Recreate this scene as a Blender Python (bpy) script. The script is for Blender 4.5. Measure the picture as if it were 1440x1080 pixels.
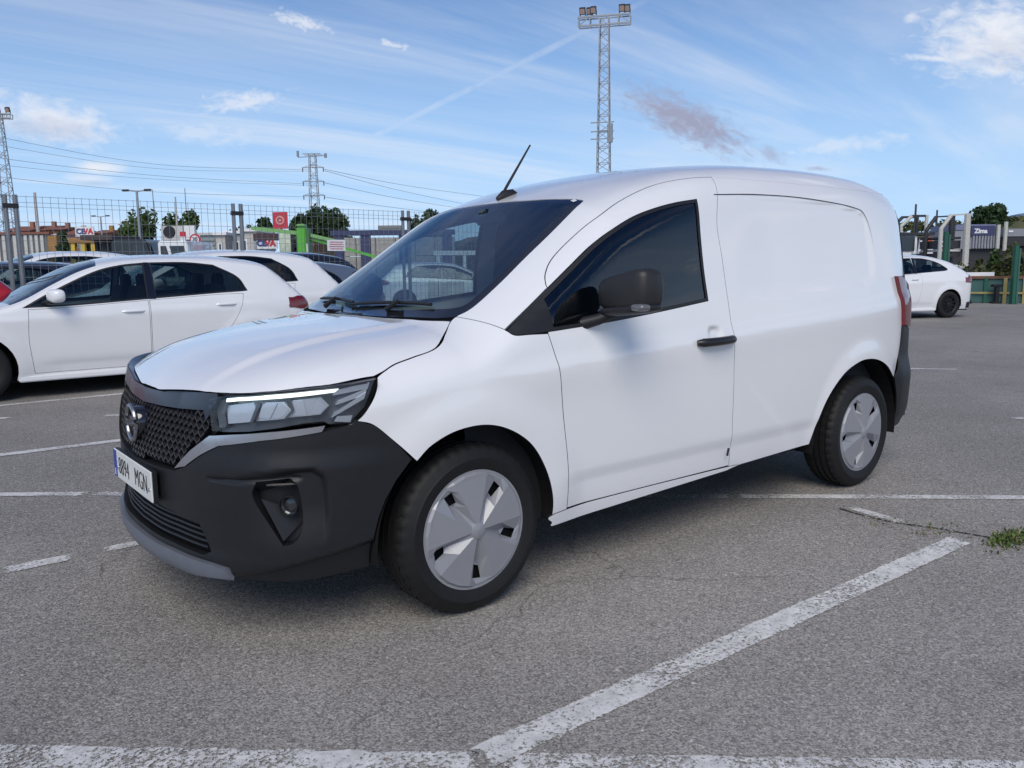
import bpy, bmesh, math, random
import numpy as np
from mathutils import Vector, Matrix
from mathutils.geometry import delaunay_2d_cdt
random.seed(7); rng=np.random.default_rng(7)
SC=bpy.context.scene
for o in list(bpy.data.objects): bpy.data.objects.remove(o)
COL=SC.collection
# ------------------------------------------------------------------ camera
F_PX=1150.01; W_PX,H_PX=1440.,1080.
CAM_C=np.array([-1.68461,-3.238065,1.262145])
CAM_R=np.array([0.78196523,-0.62324345,-0.00989845]); CAM_U=np.array([0.0951946,0.10371389,0.99004112]); CAM_D=np.array([0.61601004,0.77512001,-0.14043007])
cd=bpy.data.cameras.new('camera'); cam=bpy.data.objects.new('camera',cd); COL.objects.link(cam)
cd.sensor_width=36; cd.lens=F_PX/W_PX*36; cd.clip_end=6000; cd.clip_start=.05
m=Matrix.Identity(4)
for i in range(3):
    m[i][0]=CAM_R[i]; m[i][1]=CAM_U[i]; m[i][2]=-CAM_D[i]; m[i][3]=CAM_C[i]
cam.matrix_world=m; SC.camera=cam
def at(px,py,dep):
    """point seen at photo pixel (px,py), dep metres along the optical axis"""
    return CAM_C+(CAM_D+CAM_R*(px-720)/F_PX-CAM_U*(py-540)/F_PX)*dep
def ground_at(px,dep):
    """ground point at depth dep in the direction of photo column px"""
    p=at(px,376,dep); return np.array([p[0],p[1],0.])
def zat(px,py,dep): return float(at(px,py,dep)[2])
# ------------------------------------------------------------------ world, sun, exposure
SUN_EL=math.radians(44); SUN_AZ=math.radians(-132)       # direction towards the sun: azimuth from +X
wd=bpy.data.worlds.new('World'); SC.world=wd; wd.use_nodes=True
nt=wd.node_tree; nt.nodes.clear()
def WN(t,**k):
    n=nt.nodes.new(t)
    for a,b in k.items(): setattr(n,a,b)
    return n
def WL(a,b): nt.links.new(a,b)
def wm(op,a,b=None,c=None,clamp=False):
    n=WN('ShaderNodeMath',operation=op); n.use_clamp=clamp
    for i,v in enumerate((a,b,c)):
        if v is None: continue
        if isinstance(v,(int,float)): n.inputs[i].default_value=v
        else: WL(v,n.inputs[i])
    return n.outputs[0]
def wdot(v,c):
    n=WN('ShaderNodeVectorMath',operation='DOT_PRODUCT'); WL(v,n.inputs[0]); n.inputs[1].default_value=tuple(c); return n.outputs['Value']
sky=WN('ShaderNodeTexSky'); sky.sky_type='NISHITA'; sky.sun_disc=False
sky.sun_elevation=SUN_EL; sky.sun_rotation=math.pi/2-SUN_AZ
sky.air_density=1.0; sky.dust_density=.1; sky.ozone_density=3.0
tc=WN('ShaderNodeTexCoord'); nv=WN('ShaderNodeVectorMath',operation='NORMALIZE'); WL(tc.outputs['Generated'],nv.inputs[0]); DIR=nv.outputs[0]
sep=WN('ShaderNodeSeparateXYZ'); WL(DIR,sep.inputs[0])
# cirrus: noise on a flat layer high above
zc=wm('MAXIMUM',wm('ADD',sep.outputs[2],.10),.06)
cx=wm('DIVIDE',sep.outputs[0],zc); cy=wm('DIVIDE',sep.outputs[1],zc)
cmb=WN('ShaderNodeCombineXYZ'); WL(cx,cmb.inputs[0]); WL(cy,cmb.inputs[1])
def wnoise(vec,scale,detail,rough,dist=0.,rot=0.,sc=(1,1,1),loc=(0,0,0)):
    mp=WN('ShaderNodeMapping'); WL(vec,mp.inputs[0]); mp.inputs['Rotation'].default_value=(0,0,rot); mp.inputs['Scale'].default_value=sc; mp.inputs['Location'].default_value=loc
    n=WN('ShaderNodeTexNoise'); WL(mp.outputs[0],n.inputs['Vector']); n.inputs['Scale'].default_value=scale; n.inputs['Detail'].default_value=detail; n.inputs['Roughness'].default_value=rough; n.inputs['Distortion'].default_value=dist
    return n.outputs[0]
def wsm(v,a,b):
    n=WN('ShaderNodeMapRange',interpolation_type='SMOOTHSTEP'); WL(v,n.inputs[0]); n.inputs[1].default_value=a; n.inputs[2].default_value=b; return n.outputs[0]
c1=wsm(wnoise(cmb.outputs[0],.55,9,.62,.6,rot=.75,sc=(.40,1.8,1)),.35,.76)
c2=wsm(wnoise(cmb.outputs[0],.22,6,.6,.3,rot=.75,sc=(.6,1.2,1),loc=(3.1,1.7,0)),.34,.62)
cirrus=wm('MULTIPLY',wm('MULTIPLY',c1,c2),.95)
veil=wm('MULTIPLY',wsm(sep.outputs[2],.34,.0),.10)
cirrus=wm('MAXIMUM',cirrus,veil)
def pdir(px,py):
    v=CAM_D+CAM_R*(px-720)/F_PX-CAM_U*(py-540)/F_PX; return v/np.linalg.norm(v)
def adir(az,el):
    az,el=math.radians(az),math.radians(el); return np.array([math.cos(az)*math.cos(el),math.sin(az)*math.cos(el),math.sin(el)])
def cloud(px,py,px2,py2,half_h,nscale=9,rag=1.3,amp=1.,e0=1.12,e1=-.05,ang=False):
    """cloud bank lying between two directions; returns its density"""
    a,b=(adir(px,py),adir(px2,py2)) if ang else (pdir(px,py),pdir(px2,py2)); c=a+b; c/=np.linalg.norm(c); w0,w1=e0,e1
    e1=(b-a); su=np.linalg.norm(e1)/2; e1=e1/np.linalg.norm(e1); e2=np.cross(c,e1); e2/=np.linalg.norm(e2)
    sv=half_h/F_PX
    u=wm('DIVIDE',wdot(DIR,e1),su); v=wm('DIVIDE',wdot(DIR,e2),sv)
    # centre offsets
    u=wm('SUBTRACT',u,float(c@e1)/su); v=wm('SUBTRACT',v,float(c@e2)/sv)
    r=wm('SQRT',wm('ADD',wm('MULTIPLY',u,u),wm('MULTIPLY',v,v)))
    cb=WN('ShaderNodeCombineXYZ'); WL(wm('MULTIPLY',u,su*10),cb.inputs[0]); WL(wm('MULTIPLY',v,sv*18),cb.inputs[1]); cb.inputs[2].default_value=px*.013
    n=wnoise(cb.outputs[0],nscale*.55,7,.62,.4)
    r2=wm('ADD',r,wm('MULTIPLY',wm('SUBTRACT',n,.5),rag*2))
    front=wm('GREATER_THAN',wdot(DIR,c),.5)
    return wm('MULTIPLY',wm('MULTIPLY',wsm(r2,w0,w1),front),amp), v
def band(px,py,px2,py2,half_h,amp):
    """straight contrail through two directions"""
    a=pdir(px,py); b=pdir(px2,py2); n=np.cross(a,b); n/=np.linalg.norm(n)
    c=a+b; c/=np.linalg.norm(c); w=half_h/F_PX
    d=wm('ABSOLUTE',wdot(DIR,n)); cs=wsm(d,w,w*.15)
    half=math.acos(float(a@b))/2; lim=wsm(wdot(DIR,c),math.cos(half*1.15),math.cos(half*.75))
    nn=wsm(wnoise(DIR,34,5,.6),.12,.62)
    return wm('MULTIPLY',wm('MULTIPLY',cs,lim),wm('MULTIPLY',nn,amp))
light=[]; dark=[]
light.append(cloud(-70,145,200,192,36,8,.8,.85)[0]); dark.append((cloud(-60,172,180,188,18,8,.8,.30)[0]))
light.append(cloud(150,178,440,196,20,8,1.0,.5)[0])
light.append(cloud(85,233,192,238,11,7,.35,.95)[0]); light.append(cloud(70,248,178,254,10,7,.5,.7)[0]); dark.append(cloud(95,257,165,258,5,7,.4,.25)[0])
light.append(cloud(370,14,478,50,14,14,1.2,.75)[0]); light.append(cloud(525,58,586,69,7,14,1.1,.75)[0])
light.append(cloud(255,156,430,126,17,10,1.0,.75)[0])
light.append(cloud(1262,40,1560,70,64,8,.8,.95)[0]); light.append(cloud(1262,24,1300,26,9,12,.9,.7)[0]); light.append(cloud(1245,76,1400,90,6,12,.6,.8)[0])
dark.append(cloud(1330,62,1520,84,26,8,.9,.22)[0])
smoke=cloud(862,120,1072,220,31,12,.85,1.0,1.10,.12)
dark.append(smoke[0]); dark.append(cloud(1060,205,1112,228,12,16,1.2,.55)[0]); dark.append(cloud(1128,236,1170,238,4,14,.8,.6)[0])
light.append(cloud(905,150,1010,195,13,12,1.0,.42)[0])
light.append(cloud(1060,214,1320,192,14,10,1.0,.5)[0])
light.append(band(480,215,910,0,7,.27))
# the clouds go on behind the camera (they show in the van's glass and paint)
for q in ((-62,13,-47,17,45),(-50,21,-36,24,40),(-40,12,-24,14,38),(-28,19,-12,23,45),(-85,18,-66,24,60),(-130,20,-105,16,60),(150,22,172,30,60),(-5,28,14,34,50),(-75,38,-50,44,60),(-170,34,-140,42,70)): light.append(cloud(*q,9,1.0,.85,ang=True)[0])
def wmax(l):
    o=l[0]
    for q in l[1:]: o=wm('MAXIMUM',o,q)
    return o
Lm=wm('MAXIMUM',cirrus,wmax(light)); Dm=wmax(dark)
def wmix(f,a,b):
    n=WN('ShaderNodeMix',data_type='RGBA'); WL(f,n.inputs[0])
    for i,v in ((6,a),(7,b)):
        if isinstance(v,tuple): n.inputs[i].default_value=v+(1,)
        else: WL(v,n.inputs[i])
    return n.outputs[2]
hz=wm('MULTIPLY',wsm(sep.outputs[2],.46,-.04),.90)   # pale blue air towards the horizon
hs=WN('ShaderNodeHueSaturation'); hs.inputs['Saturation'].default_value=1.30; hs.inputs['Hue'].default_value=.512; hs.inputs['Value'].default_value=1.0; WL(sky.outputs[0],hs.inputs['Color'])
base_=wmix(hz,hs.outputs[0],(4.45,7.05,10.7))
col=wmix(Lm,base_,(8.6,8.9,9.6)); col=wmix(Dm,col,(3.6,3.85,5.3))
bg=WN('ShaderNodeBackground'); bg.inputs['Strength'].default_value=.08; WL(col,bg.inputs['Color'])
wo=WN('ShaderNodeOutputWorld'); WL(bg.outputs[0],wo.inputs['Surface'])
sd=bpy.data.lights.new('sun','SUN'); sd.energy=2.0; sd.angle=math.radians(38); sd.color=(1,.93,.82)
so=bpy.data.objects.new('sun',sd); COL.objects.link(so)
sv=Vector((math.cos(SUN_EL)*math.cos(SUN_AZ),math.cos(SUN_EL)*math.sin(SUN_AZ),math.sin(SUN_EL)))
so.rotation_euler=sv.to_track_quat('Z','Y').to_euler(); so.location=sv*60
SC.view_settings.view_transform='Standard'; SC.view_settings.look='None'; SC.view_settings.gamma=1; SC.view_settings.use_curve_mapping=False
SC.view_settings.exposure=0.30
SC.render.engine='CYCLES'
SC.cycles.max_bounces=10; SC.cycles.transparent_max_bounces=24
# ------------------------------------------------------------------ materials
MAT={}
def mat(name,base,rough=.5,metal=0.,spec=.5,coat=0.,coat_r=.05,emit=None,es=0.,noise=None,bump=None,trans=0.):
    """noise=(scale,amount) varies base value; bump=(scale,strength)"""
    if name in MAT: return MAT[name]
    M=bpy.data.materials.new(name); M.use_nodes=True; n=M.node_tree; b=n.nodes['Principled BSDF']
    b.inputs['Base Color'].default_value=(*base,1); b.inputs['Roughness'].default_value=rough; b.inputs['Metallic'].default_value=metal
    b.inputs['Specular IOR Level'].default_value=spec; b.inputs['Coat Weight'].default_value=coat; b.inputs['Coat Roughness'].default_value=coat_r
    if emit: b.inputs['Emission Color'].default_value=(*emit,1); b.inputs['Emission Strength'].default_value=es
    if trans: b.inputs['Transmission Weight'].default_value=trans
    t=n.nodes.new('ShaderNodeTexCoord')
    if noise is None: noise=(6.,.06)
    x=n.nodes.new('ShaderNodeTexNoise'); x.inputs['Scale'].default_value=noise[0]; x.inputs['Detail'].default_value=6; n.links.new(t.outputs['Object'],x.inputs['Vector'])
    mr=n.nodes.new('ShaderNodeMapRange'); n.links.new(x.outputs[0],mr.inputs[0]); mr.inputs[1].default_value=.25; mr.inputs[2].default_value=.75
    mr.inputs[3].default_value=1-noise[1]; mr.inputs[4].default_value=1+noise[1]
    hv=n.nodes.new('ShaderNodeHueSaturation'); hv.inputs['Color'].default_value=(*base,1); n.links.new(mr.outputs[0],hv.inputs['Value']); n.links.new(hv.outputs[0],b.inputs['Base Color'])
    if bump:
        y=n.nodes.new('ShaderNodeTexNoise'); y.inputs['Scale'].default_value=bump[0]; y.inputs['Detail'].default_value=5; n.links.new(t.outputs['Object'],y.inputs['Vector'])
        bp=n.nodes.new('ShaderNodeBump'); bp.inputs['Strength'].default_value=bump[1]; bp.inputs['Distance'].default_value=.01; n.links.new(y.outputs[0],bp.inputs['Height']); n.links.new(bp.outputs[0],b.inputs['Normal'])
    MAT[name]=M; return M
def glass(name,tint=(.8,.88,.86),ior=1.5,rough=0.0,gl=(1,1,1)):
    if name in MAT: return MAT[name]
    M=bpy.data.materials.new(name); M.use_nodes=True; n=M.node_tree; n.nodes.clear()
    o=n.nodes.new('ShaderNodeOutputMaterial'); mx=n.nodes.new('ShaderNodeMixShader'); t=n.nodes.new('ShaderNodeBsdfTransparent'); g=n.nodes.new('ShaderNodeBsdfGlossy'); f=n.nodes.new('ShaderNodeFresnel')
    t.inputs[0].default_value=(*tint,1); g.inputs['Roughness'].default_value=rough; g.inputs[0].default_value=(*gl,1); f.inputs[0].default_value=ior
    # both faces of the pane reflect about alike: use the outer side's value on back faces too
    geo=n.nodes.new('ShaderNodeNewGeometry'); ml=n.nodes.new('ShaderNodeMath'); ml.operation='MULTIPLY_ADD'; n.links.new(geo.outputs['Backfacing'],ml.inputs[0]); ml.inputs[1].default_value=1/ior-ior; ml.inputs[2].default_value=ior; n.links.new(ml.outputs[0],f.inputs[0])
    n.links.new(f.outputs[0],mx.inputs[0]); n.links.new(t.outputs[0],mx.inputs[1]); n.links.new(g.outputs[0],mx.inputs[2]); n.links.new(mx.outputs[0],o.inputs[0])
    MAT[name]=M; return M
PAINT=mat('white_paint',(.85,.85,.85),.22,spec=.5,coat=1.,coat_r=.015,noise=(2.,.012))
WHITE2=mat('parked_white_paint',(.82,.825,.83),.25,spec=.5,coat=1.,coat_r=.04,noise=(2.,.02))
DARKGAP=mat('seam_black',(.012,.012,.013),.8,spec=.2)
PLASTIC=mat('black_bumper_plastic',(.013,.0135,.016),.46,spec=.42,noise=(30.,.10),bump=(400.,.05))
GLOSSBLK=mat('gloss_black',(.008,.008,.012),.10,spec=.6,coat=.6)
TRIM=mat('matte_black_trim',(.018,.018,.02),.45,spec=.4)
INT=mat('dark_interior',(.02,.021,.024),.7,spec=.3)
INT2=mat('grey_interior',(.05,.052,.055),.75,spec=.3)
GLW=glass('windscreen_glass',(.76,.88,.86),2.75)
GLS=glass('side_glass',(.36,.46,.50),1.75)
GLC=glass('clear_lens',(.93,.95,.96),1.45)
GLP=glass('parked_car_glass',(.42,.50,.50),1.55)
RUB=mat('tyre_rubber',(.0115,.0115,.012),.62,spec=.32,noise=(40.,.15),bump=(160.,.12))
CAPM=mat('hubcap_silver',(.315,.32,.34),.42,metal=.30,spec=.5,noise=(12.,.03))
CHROME=mat('satin_chrome',(.62,.64,.68),.16,metal=.9)
SILV=mat('grey_silver_plastic',(.17,.185,.22),.42,metal=.25,spec=.5,noise=(20.,.05))
RIMD=mat('dark_steel_rim',(.03,.03,.033),.4,metal=.6)
REDL=mat('red_lamp',(.16,.010,.014),.12,spec=.6,coat=.6)
STEEL=mat('galvanised_steel',(.34,.36,.38),.5,metal=.5,noise=(8.,.12))
# ------------------------------------------------------------------ helpers
def tag(o,label=None,cat=None,group=None,kind=None):
    if label: o['label']=label
    if cat: o['category']=cat
    if group: o['group']=group
    if kind: o['kind']=kind
    return o
def thing(name,label,cat,loc=(0,0,0),rotz=0.,group=None):
    o=bpy.data.objects.new(name,None); COL.objects.link(o); o.location=loc; o.rotation_euler=(0,0,rotz); o.empty_display_size=.1
    return tag(o,label,cat,group)
def link(name,me,parent=None):
    o=bpy.data.objects.new(name,me); COL.objects.link(o)
    if parent is not None: o.parent=parent
    return o
def copy_tree(o,parent=None):
    c=o.copy(); COL.objects.link(c)
    if parent is not None: c.parent=parent
    for ch in list(o.children): copy_tree(ch,c)
    return c
class MB:
    """collects shapes, builds them as one mesh object"""
    def __init__(s): s.v=[];s.f=[];s.m=[]
    def add(s,v,f,mi=0):
        k=len(s.v); s.v+= [tuple(map(float,p)) for p in v]; s.f+=[tuple(i+k for i in q) for q in f]; s.m+=[mi]*len(f); return s
    def box(s,c,d,rot=None,mi=0):
        c=np.array(c,float);h=np.array(d,float)/2
        P=np.array([(x,y,z) for x in(-1,1) for y in(-1,1) for z in(-1,1)])*h
        if rot is not None: P=P@np.array(rot).T
        return s.add(P+c,[(0,1,3,2),(4,6,7,5),(0,4,5,1),(2,3,7,6),(0,2,6,4),(1,5,7,3)],mi)
    def box2(s,a,b,mi=0):
        a=np.array(a,float);b=np.array(b,float); return s.box((a+b)/2,np.abs(b-a),None,mi)
    def tube(s,pts,r,n=8,mi=0,cap=True):
        pts=np.array(pts,float); rs=np.broadcast_to(np.array(r,float),(len(pts),)); V=[];
        d=np.gradient(pts,axis=0) if len(pts)>2 else np.repeat((pts[1]-pts[0])[None],2,0)
        up=np.array([0,0,1.]); 
        if abs(d[0]@up)/np.linalg.norm(d[0])>.95: up=np.array([1.,0,0])
        for p,q,rr in zip(pts,d,rs):
            q=q/np.linalg.norm(q); a=np.cross(q,up); a/=np.linalg.norm(a)+1e-9; b=np.cross(q,a)
            for k in range(n):
                t=2*math.pi*k/n; V.append(p+rr*(math.cos(t)*a+math.sin(t)*b))
        F=[(i*n+k,i*n+(k+1)%n,(i+1)*n+(k+1)%n,(i+1)*n+k) for i in range(len(pts)-1) for k in range(n)]
        if cap: F+= [tuple(range(n))[::-1],tuple((len(pts)-1)*n+k for k in range(n))]
        return s.add(V,F,mi)
    def bar(s,a,b,w,h=None,mi=0):
        """square bar between two points"""
        a=np.array(a,float);b=np.array(b,float); h=h or w; d=b-a; L=np.linalg.norm(d); d/=L
        up=np.array([0,0,1.]) if abs(d[2])<.95 else np.array([1.,0,0]); x=np.cross(d,up); x/=np.linalg.norm(x); y=np.cross(x,d)
        return s.box((a+b)/2,(w,L,h),np.stack([x,d,y],1),mi)
    def lathe(s,prof,axis='y',c=(0,0,0),n=48,mi=0,close=False):
        """prof: (radius, along axis)"""
        V=[];c=np.array(c,float)
        for r,a in prof:
            for k in range(n):
                t=2*math.pi*k/n
                if axis=='y': V.append(c+(r*math.cos(t),a,r*math.sin(t)))
                elif axis=='z': V.append(c+(r*math.cos(t),r*math.sin(t),a))
                else: V.append(c+(a,r*math.cos(t),r*math.sin(t)))
        m=len(prof);rngm=range(m if close else m-1)
        F=[(i*n+k,i*n+(k+1)%n,((i+1)%m)*n+(k+1)%n,((i+1)%m)*n+k) for i in rngm for k in range(n)]
        return s.add(V,F,mi)
    def prism(s,poly,z0,z1,fr=None,mi=0):
        """polygon in a plane (u,v) extruded along w; fr=(origin,eu,ev,ew)"""
        o,eu,ev,ew=[np.array(q,float) for q in (fr or ((0,0,0),(1,0,0),(0,1,0),(0,0,1)))]
        n=len(poly); V=[o+eu*a+ev*b+ew*z for z in (z0,z1) for a,b in poly]
        return s.add(V,[tuple(range(n))[::-1],tuple(range(n,2*n))]+[(k,(k+1)%n,n+(k+1)%n,n+k) for k in range(n)],mi)
    def build(s,name,mats,parent=None,smooth=False,loc=None,rotz=None,bevel=None):
        me=bpy.data.meshes.new(name); me.from_pydata(s.v,[],s.f)
        for M in (mats if isinstance(mats,(list,tuple)) else [mats]): me.materials.append(M)
        me.polygons.foreach_set('material_index',s.m)
        bm=bmesh.new(); bm.from_mesh(me); bmesh.ops.recalc_face_normals(bm,faces=bm.faces)
        if bevel: bmesh.ops.bevel(bm,geom=[e for e in bm.edges if e.calc_face_angle(0)>.5],offset=bevel,segments=2,affect='EDGES',clamp_overlap=True)
        bm.to_mesh(me); bm.free()
        if smooth:
            me.shade_smooth()
            me.set_sharp_from_angle(angle=math.radians(smooth if smooth is not True else 40))
        me.update(); o=link(name,me,parent)
        if loc is not None: o.location=loc
        if rotz is not None: o.rotation_euler=(0,0,rotz)
        return o
_txt={}
def text_mesh(body,size,name,mt,parent,o,eu,ev,depth=.002,align='CENTER',sx=1.,bold=0.):
    """raised lettering: baseline centre o, reading direction eu, up ev"""
    cu=bpy.data.curves.new('t','FONT'); cu.body=body; cu.size=size; cu.align_x=align; cu.align_y='CENTER'; cu.extrude=depth/2; cu.offset=bold; cu.resolution_u=3
    t=bpy.data.objects.new('t',cu); COL.objects.link(t); dg=bpy.context.evaluated_depsgraph_get(); dg.update()
    me=bpy.data.meshes.new_from_object(t.evaluated_get(dg)); bpy.data.objects.remove(t); me.name=name
    eu=np.array(eu,float);ev=np.array(ev,float);ew=np.cross(eu,ev); o=np.array(o,float)
    P=np.zeros(len(me.vertices)*3); me.vertices.foreach_get('co',P); P=P.reshape(-1,3)
    Q=o+P[:,:1]*sx*eu+P[:,1:2]*ev+P[:,2:]*ew; me.vertices.foreach_set('co',Q.ravel()); me.materials.clear(); me.materials.append(mt); me.update()
    return link(name,me,parent)
def cr(pts,sub=6,closed=False):
    """Catmull-Rom through points"""
    P=np.array(pts,float); n=len(P)
    if n<3: return P
    if closed: Q=np.concatenate([P[-1:],P,P[:2]])
    else: Q=np.concatenate([2*P[:1]-P[1:2],P,2*P[-1:]-P[-2:-1]])
    out=[]
    for i in range(1,len(Q)-2):
        for k in range(sub):
            t=k/sub; a,b,c,d=Q[i-1],Q[i],Q[i+1],Q[i+2]
            out.append(.5*(2*b+(c-a)*t+(2*a-5*b+4*c-d)*t*t+(3*b-a-3*c+d)*t**3))
    if not closed: out.append(P[-1])
    return np.array(out)
def path(*segs):
    """joins smooth segments (lists of points) with corners where they meet"""
    out=[]
    for sg in segs:
        q=cr(sg) if len(sg)>2 else np.array(sg,float)
        for p in q:
            if not out or np.hypot(*(np.array(out[-1])-p))>1e-5: out.append(p)
    if np.hypot(*(np.array(out[0])-out[-1]))<1e-5: out.pop()
    return np.array(out)
def area2(P): return .5*np.sum(P[:,0]*np.roll(P[:,1],-1)-np.roll(P[:,0],-1)*P[:,1])
def resample(P,h):
    out=[]
    for a,b in zip(P,np.roll(P,-1,0)):
        k=max(1,int(math.ceil(np.linalg.norm(b-a)/h)))
        for i in range(k): out.append(a+(b-a)*i/k)
    return np.array(out)
def inset(P,g):
    """offset a ccw polygon inwards by g"""
    if g==0: return P
    d=np.roll(P,-1,0)-P; L=np.linalg.norm(d,axis=1,keepdims=True); d=d/np.maximum(L,1e-9); n=np.stack([-d[:,1],d[:,0]],1); pn=np.roll(n,1,0)
    b=n+pn; bl=np.maximum((b*b).sum(1,keepdims=True),.35); return P+b*(2*g/bl)
def inpoly(Q,P):
    x,y=Q[:,0],Q[:,1]; r=np.zeros(len(Q),bool); a=P;b=np.roll(P,-1,0)
    for (x1,y1),(x2,y2) in zip(a,b):
        c=((y1>y)!=(y2>y)); 
        if y1!=y2: r^=c&(x<(x2-x1)*(y-y1)/(y2-y1)+x1)
    return r
def distpoly(Q,P):
    D=np.full(len(Q),1e9)
    for a,b in zip(P,np.roll(P,-1,0)):
        d=b-a; t=np.clip(((Q-a)@d)/(d@d+1e-12),0,1); D=np.minimum(D,np.linalg.norm(Q-a-t[:,None]*d,axis=1))
    return D
def sdist(Q,P):
    d=distpoly(Q,P); return np.where(inpoly(Q,P),d,-d)
def sstep(x,a,b):
    t=np.clip((x-a)/(b-a),0,1); return t*t*(3-2*t)
def patch(name,outline,fn,h,mt,parent,holes=(),flange=.010,gap=0.,off=0.,mir=False,fm=None,sgn=1.,seams=None):
    """trimmed piece of a curved surface: outline and holes in the surface's own 2-d coordinates, fn maps them to 3-d"""
    P=np.array(outline,float)
    if area2(P)<0: P=P[::-1]
    P=inset(resample(P,h),gap); loops=[P]
    for H in holes:
        H=np.array(H,float)
        if area2(H)<0: H=H[::-1]
        loops.append(inset(resample(H,h),-gap))
    x0,y0=P.min(0);x1,y1=P.max(0)
    gx,gy=np.meshgrid(np.arange(x0+h*.3,x1,h),np.arange(y0+h*.3,y1,h*.9)); gx[::2]+=h*.5; G=np.stack([gx.ravel(),gy.ravel()],1)
    k=inpoly(G,P)&(distpoly(G,P)>h*.45)
    for H in loops[1:]: k&=~inpoly(G,H)&(distpoly(G,H)>h*.45)
    G=G[k]; V=np.concatenate(loops+[G]); E=[];q=0
    for Lp in loops:
        n=len(Lp); E+=[(q+i,q+(i+1)%n) for i in range(n)]; q+=n
    r=delaunay_2d_cdt([Vector(p) for p in V],E,[],1,1e-7)
    V2=np.array([tuple(p) for p in r[0]]); T=np.array([f for f in r[2] if len(f)==3])
    cen=V2[T].mean(1); k=inpoly(cen,P)
    for H in loops[1:]: k&=~inpoly(cen,H)
    T=T[k]; A=V2[T]; ar=(A[:,1,0]-A[:,0,0])*(A[:,2,1]-A[:,0,1])-(A[:,2,0]-A[:,0,0])*(A[:,1,1]-A[:,0,1])
    T=np.where((ar<0)[:,None],T[:,::-1],T); T=T[np.abs(ar)>1e-12]
    def pn(U):
        e=2e-3; p=fn(U[:,0],U[:,1]); a=(fn(U[:,0]+e,U[:,1])-fn(U[:,0]-e,U[:,1])); b=(fn(U[:,0],U[:,1]+e)-fn(U[:,0],U[:,1]-e))
        n=np.cross(a,b)*sgn; n/=np.linalg.norm(n,axis=1,keepdims=True)+1e-12; return p,n
    Pv,Nv=pn(V2); Pv=Pv+Nv*off; verts=[Pv]; faces=[tuple(t) for t in (T if sgn>0 else T[:,::-1])]; nrm=list(Nv[np.array(faces).ravel()]); mi=[0]*len(faces); base=len(V2)
    if flange:
        for li,Lp in enumerate(loops):
            p,n=pn(Lp); p=p+n*off; L2=np.roll(p,-1,0); m=len(Lp); verts+=[p,p-n*flange]
            for i in range(m):
                j=(i+1)%m; a,b,c,d=base+i,base+j,base+m+j,base+m+i
                f=(a,d,c,b) if (li==0)==(sgn>0) else (a,b,c,d)
                faces.append(f); q=np.cross(p[j]-p[i],n[i]); q=q/(np.linalg.norm(q)+1e-12)*(1 if li==0 else -1)*(1 if sgn>0 else -1); nrm+=[q]*4; mi.append(1)
            base+=2*m
    Vv=np.concatenate(verts); nrm=np.array(nrm)
    if mir:
        Vv=Vv*[1,-1,1]; nf=[];k=0; nn=[]
        for f in faces:
            nf.append(tuple(f[::-1])); nn.append(nrm[k:k+len(f)][::-1]); k+=len(f)
        faces=nf; nrm=np.concatenate(nn)*[1,-1,1]
    me=bpy.data.meshes.new(name); me.from_pydata(Vv.tolist(),[],faces); me.materials.append(mt); me.materials.append(fm or DARKGAP)
    me.polygons.foreach_set('material_index',mi); me.polygons.foreach_set('use_smooth',[True]*len(faces)); me.update()
    if len(me.loops)==len(nrm): me.normals_split_custom_set([tuple(n) for n in nrm])
    return link(name,me,parent)
def strip(name,A,B,mt,parent,mir=False,smooth=True):
    """ruled strip between two 3-d curves with the same number of points"""
    n=len(A); V=list(A)+list(B); V=[(p[0],-p[1] if mir else p[1],p[2]) for p in V]
    b=MB().add(V,[(i,i+1,n+i+1,n+i) for i in range(n-1)]); return b.build(name,mt,parent,smooth=60 if smooth else False)
import numpy as np
def cub(xs,ys):
    """monotone-ish cubic (pchip) interpolator"""
    xs=np.array(xs,float);ys=np.array(ys,float)
    h=np.diff(xs);dl=np.diff(ys)/h
    m=np.zeros(len(xs));m[0]=dl[0];m[-1]=dl[-1]
    for i in range(1,len(xs)-1):
        if dl[i-1]*dl[i]>0:
            w1=2*h[i]+h[i-1];w2=h[i]+2*h[i-1]
            m[i]=(w1+w2)/(w1/dl[i-1]+w2/dl[i])
    def f(x):
        x=np.clip(np.asarray(x,float),xs[0],xs[-1])
        i=np.clip(np.searchsorted(xs,x)-1,0,len(xs)-2)
        t=(x-xs[i])/h[i]
        return ys[i]*(1+2*t)*(1-t)**2+h[i]*m[i]*t*(1-t)**2+ys[i+1]*t*t*(3-2*t)+h[i]*m[i+1]*t*t*(t-1)
    return f
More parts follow.
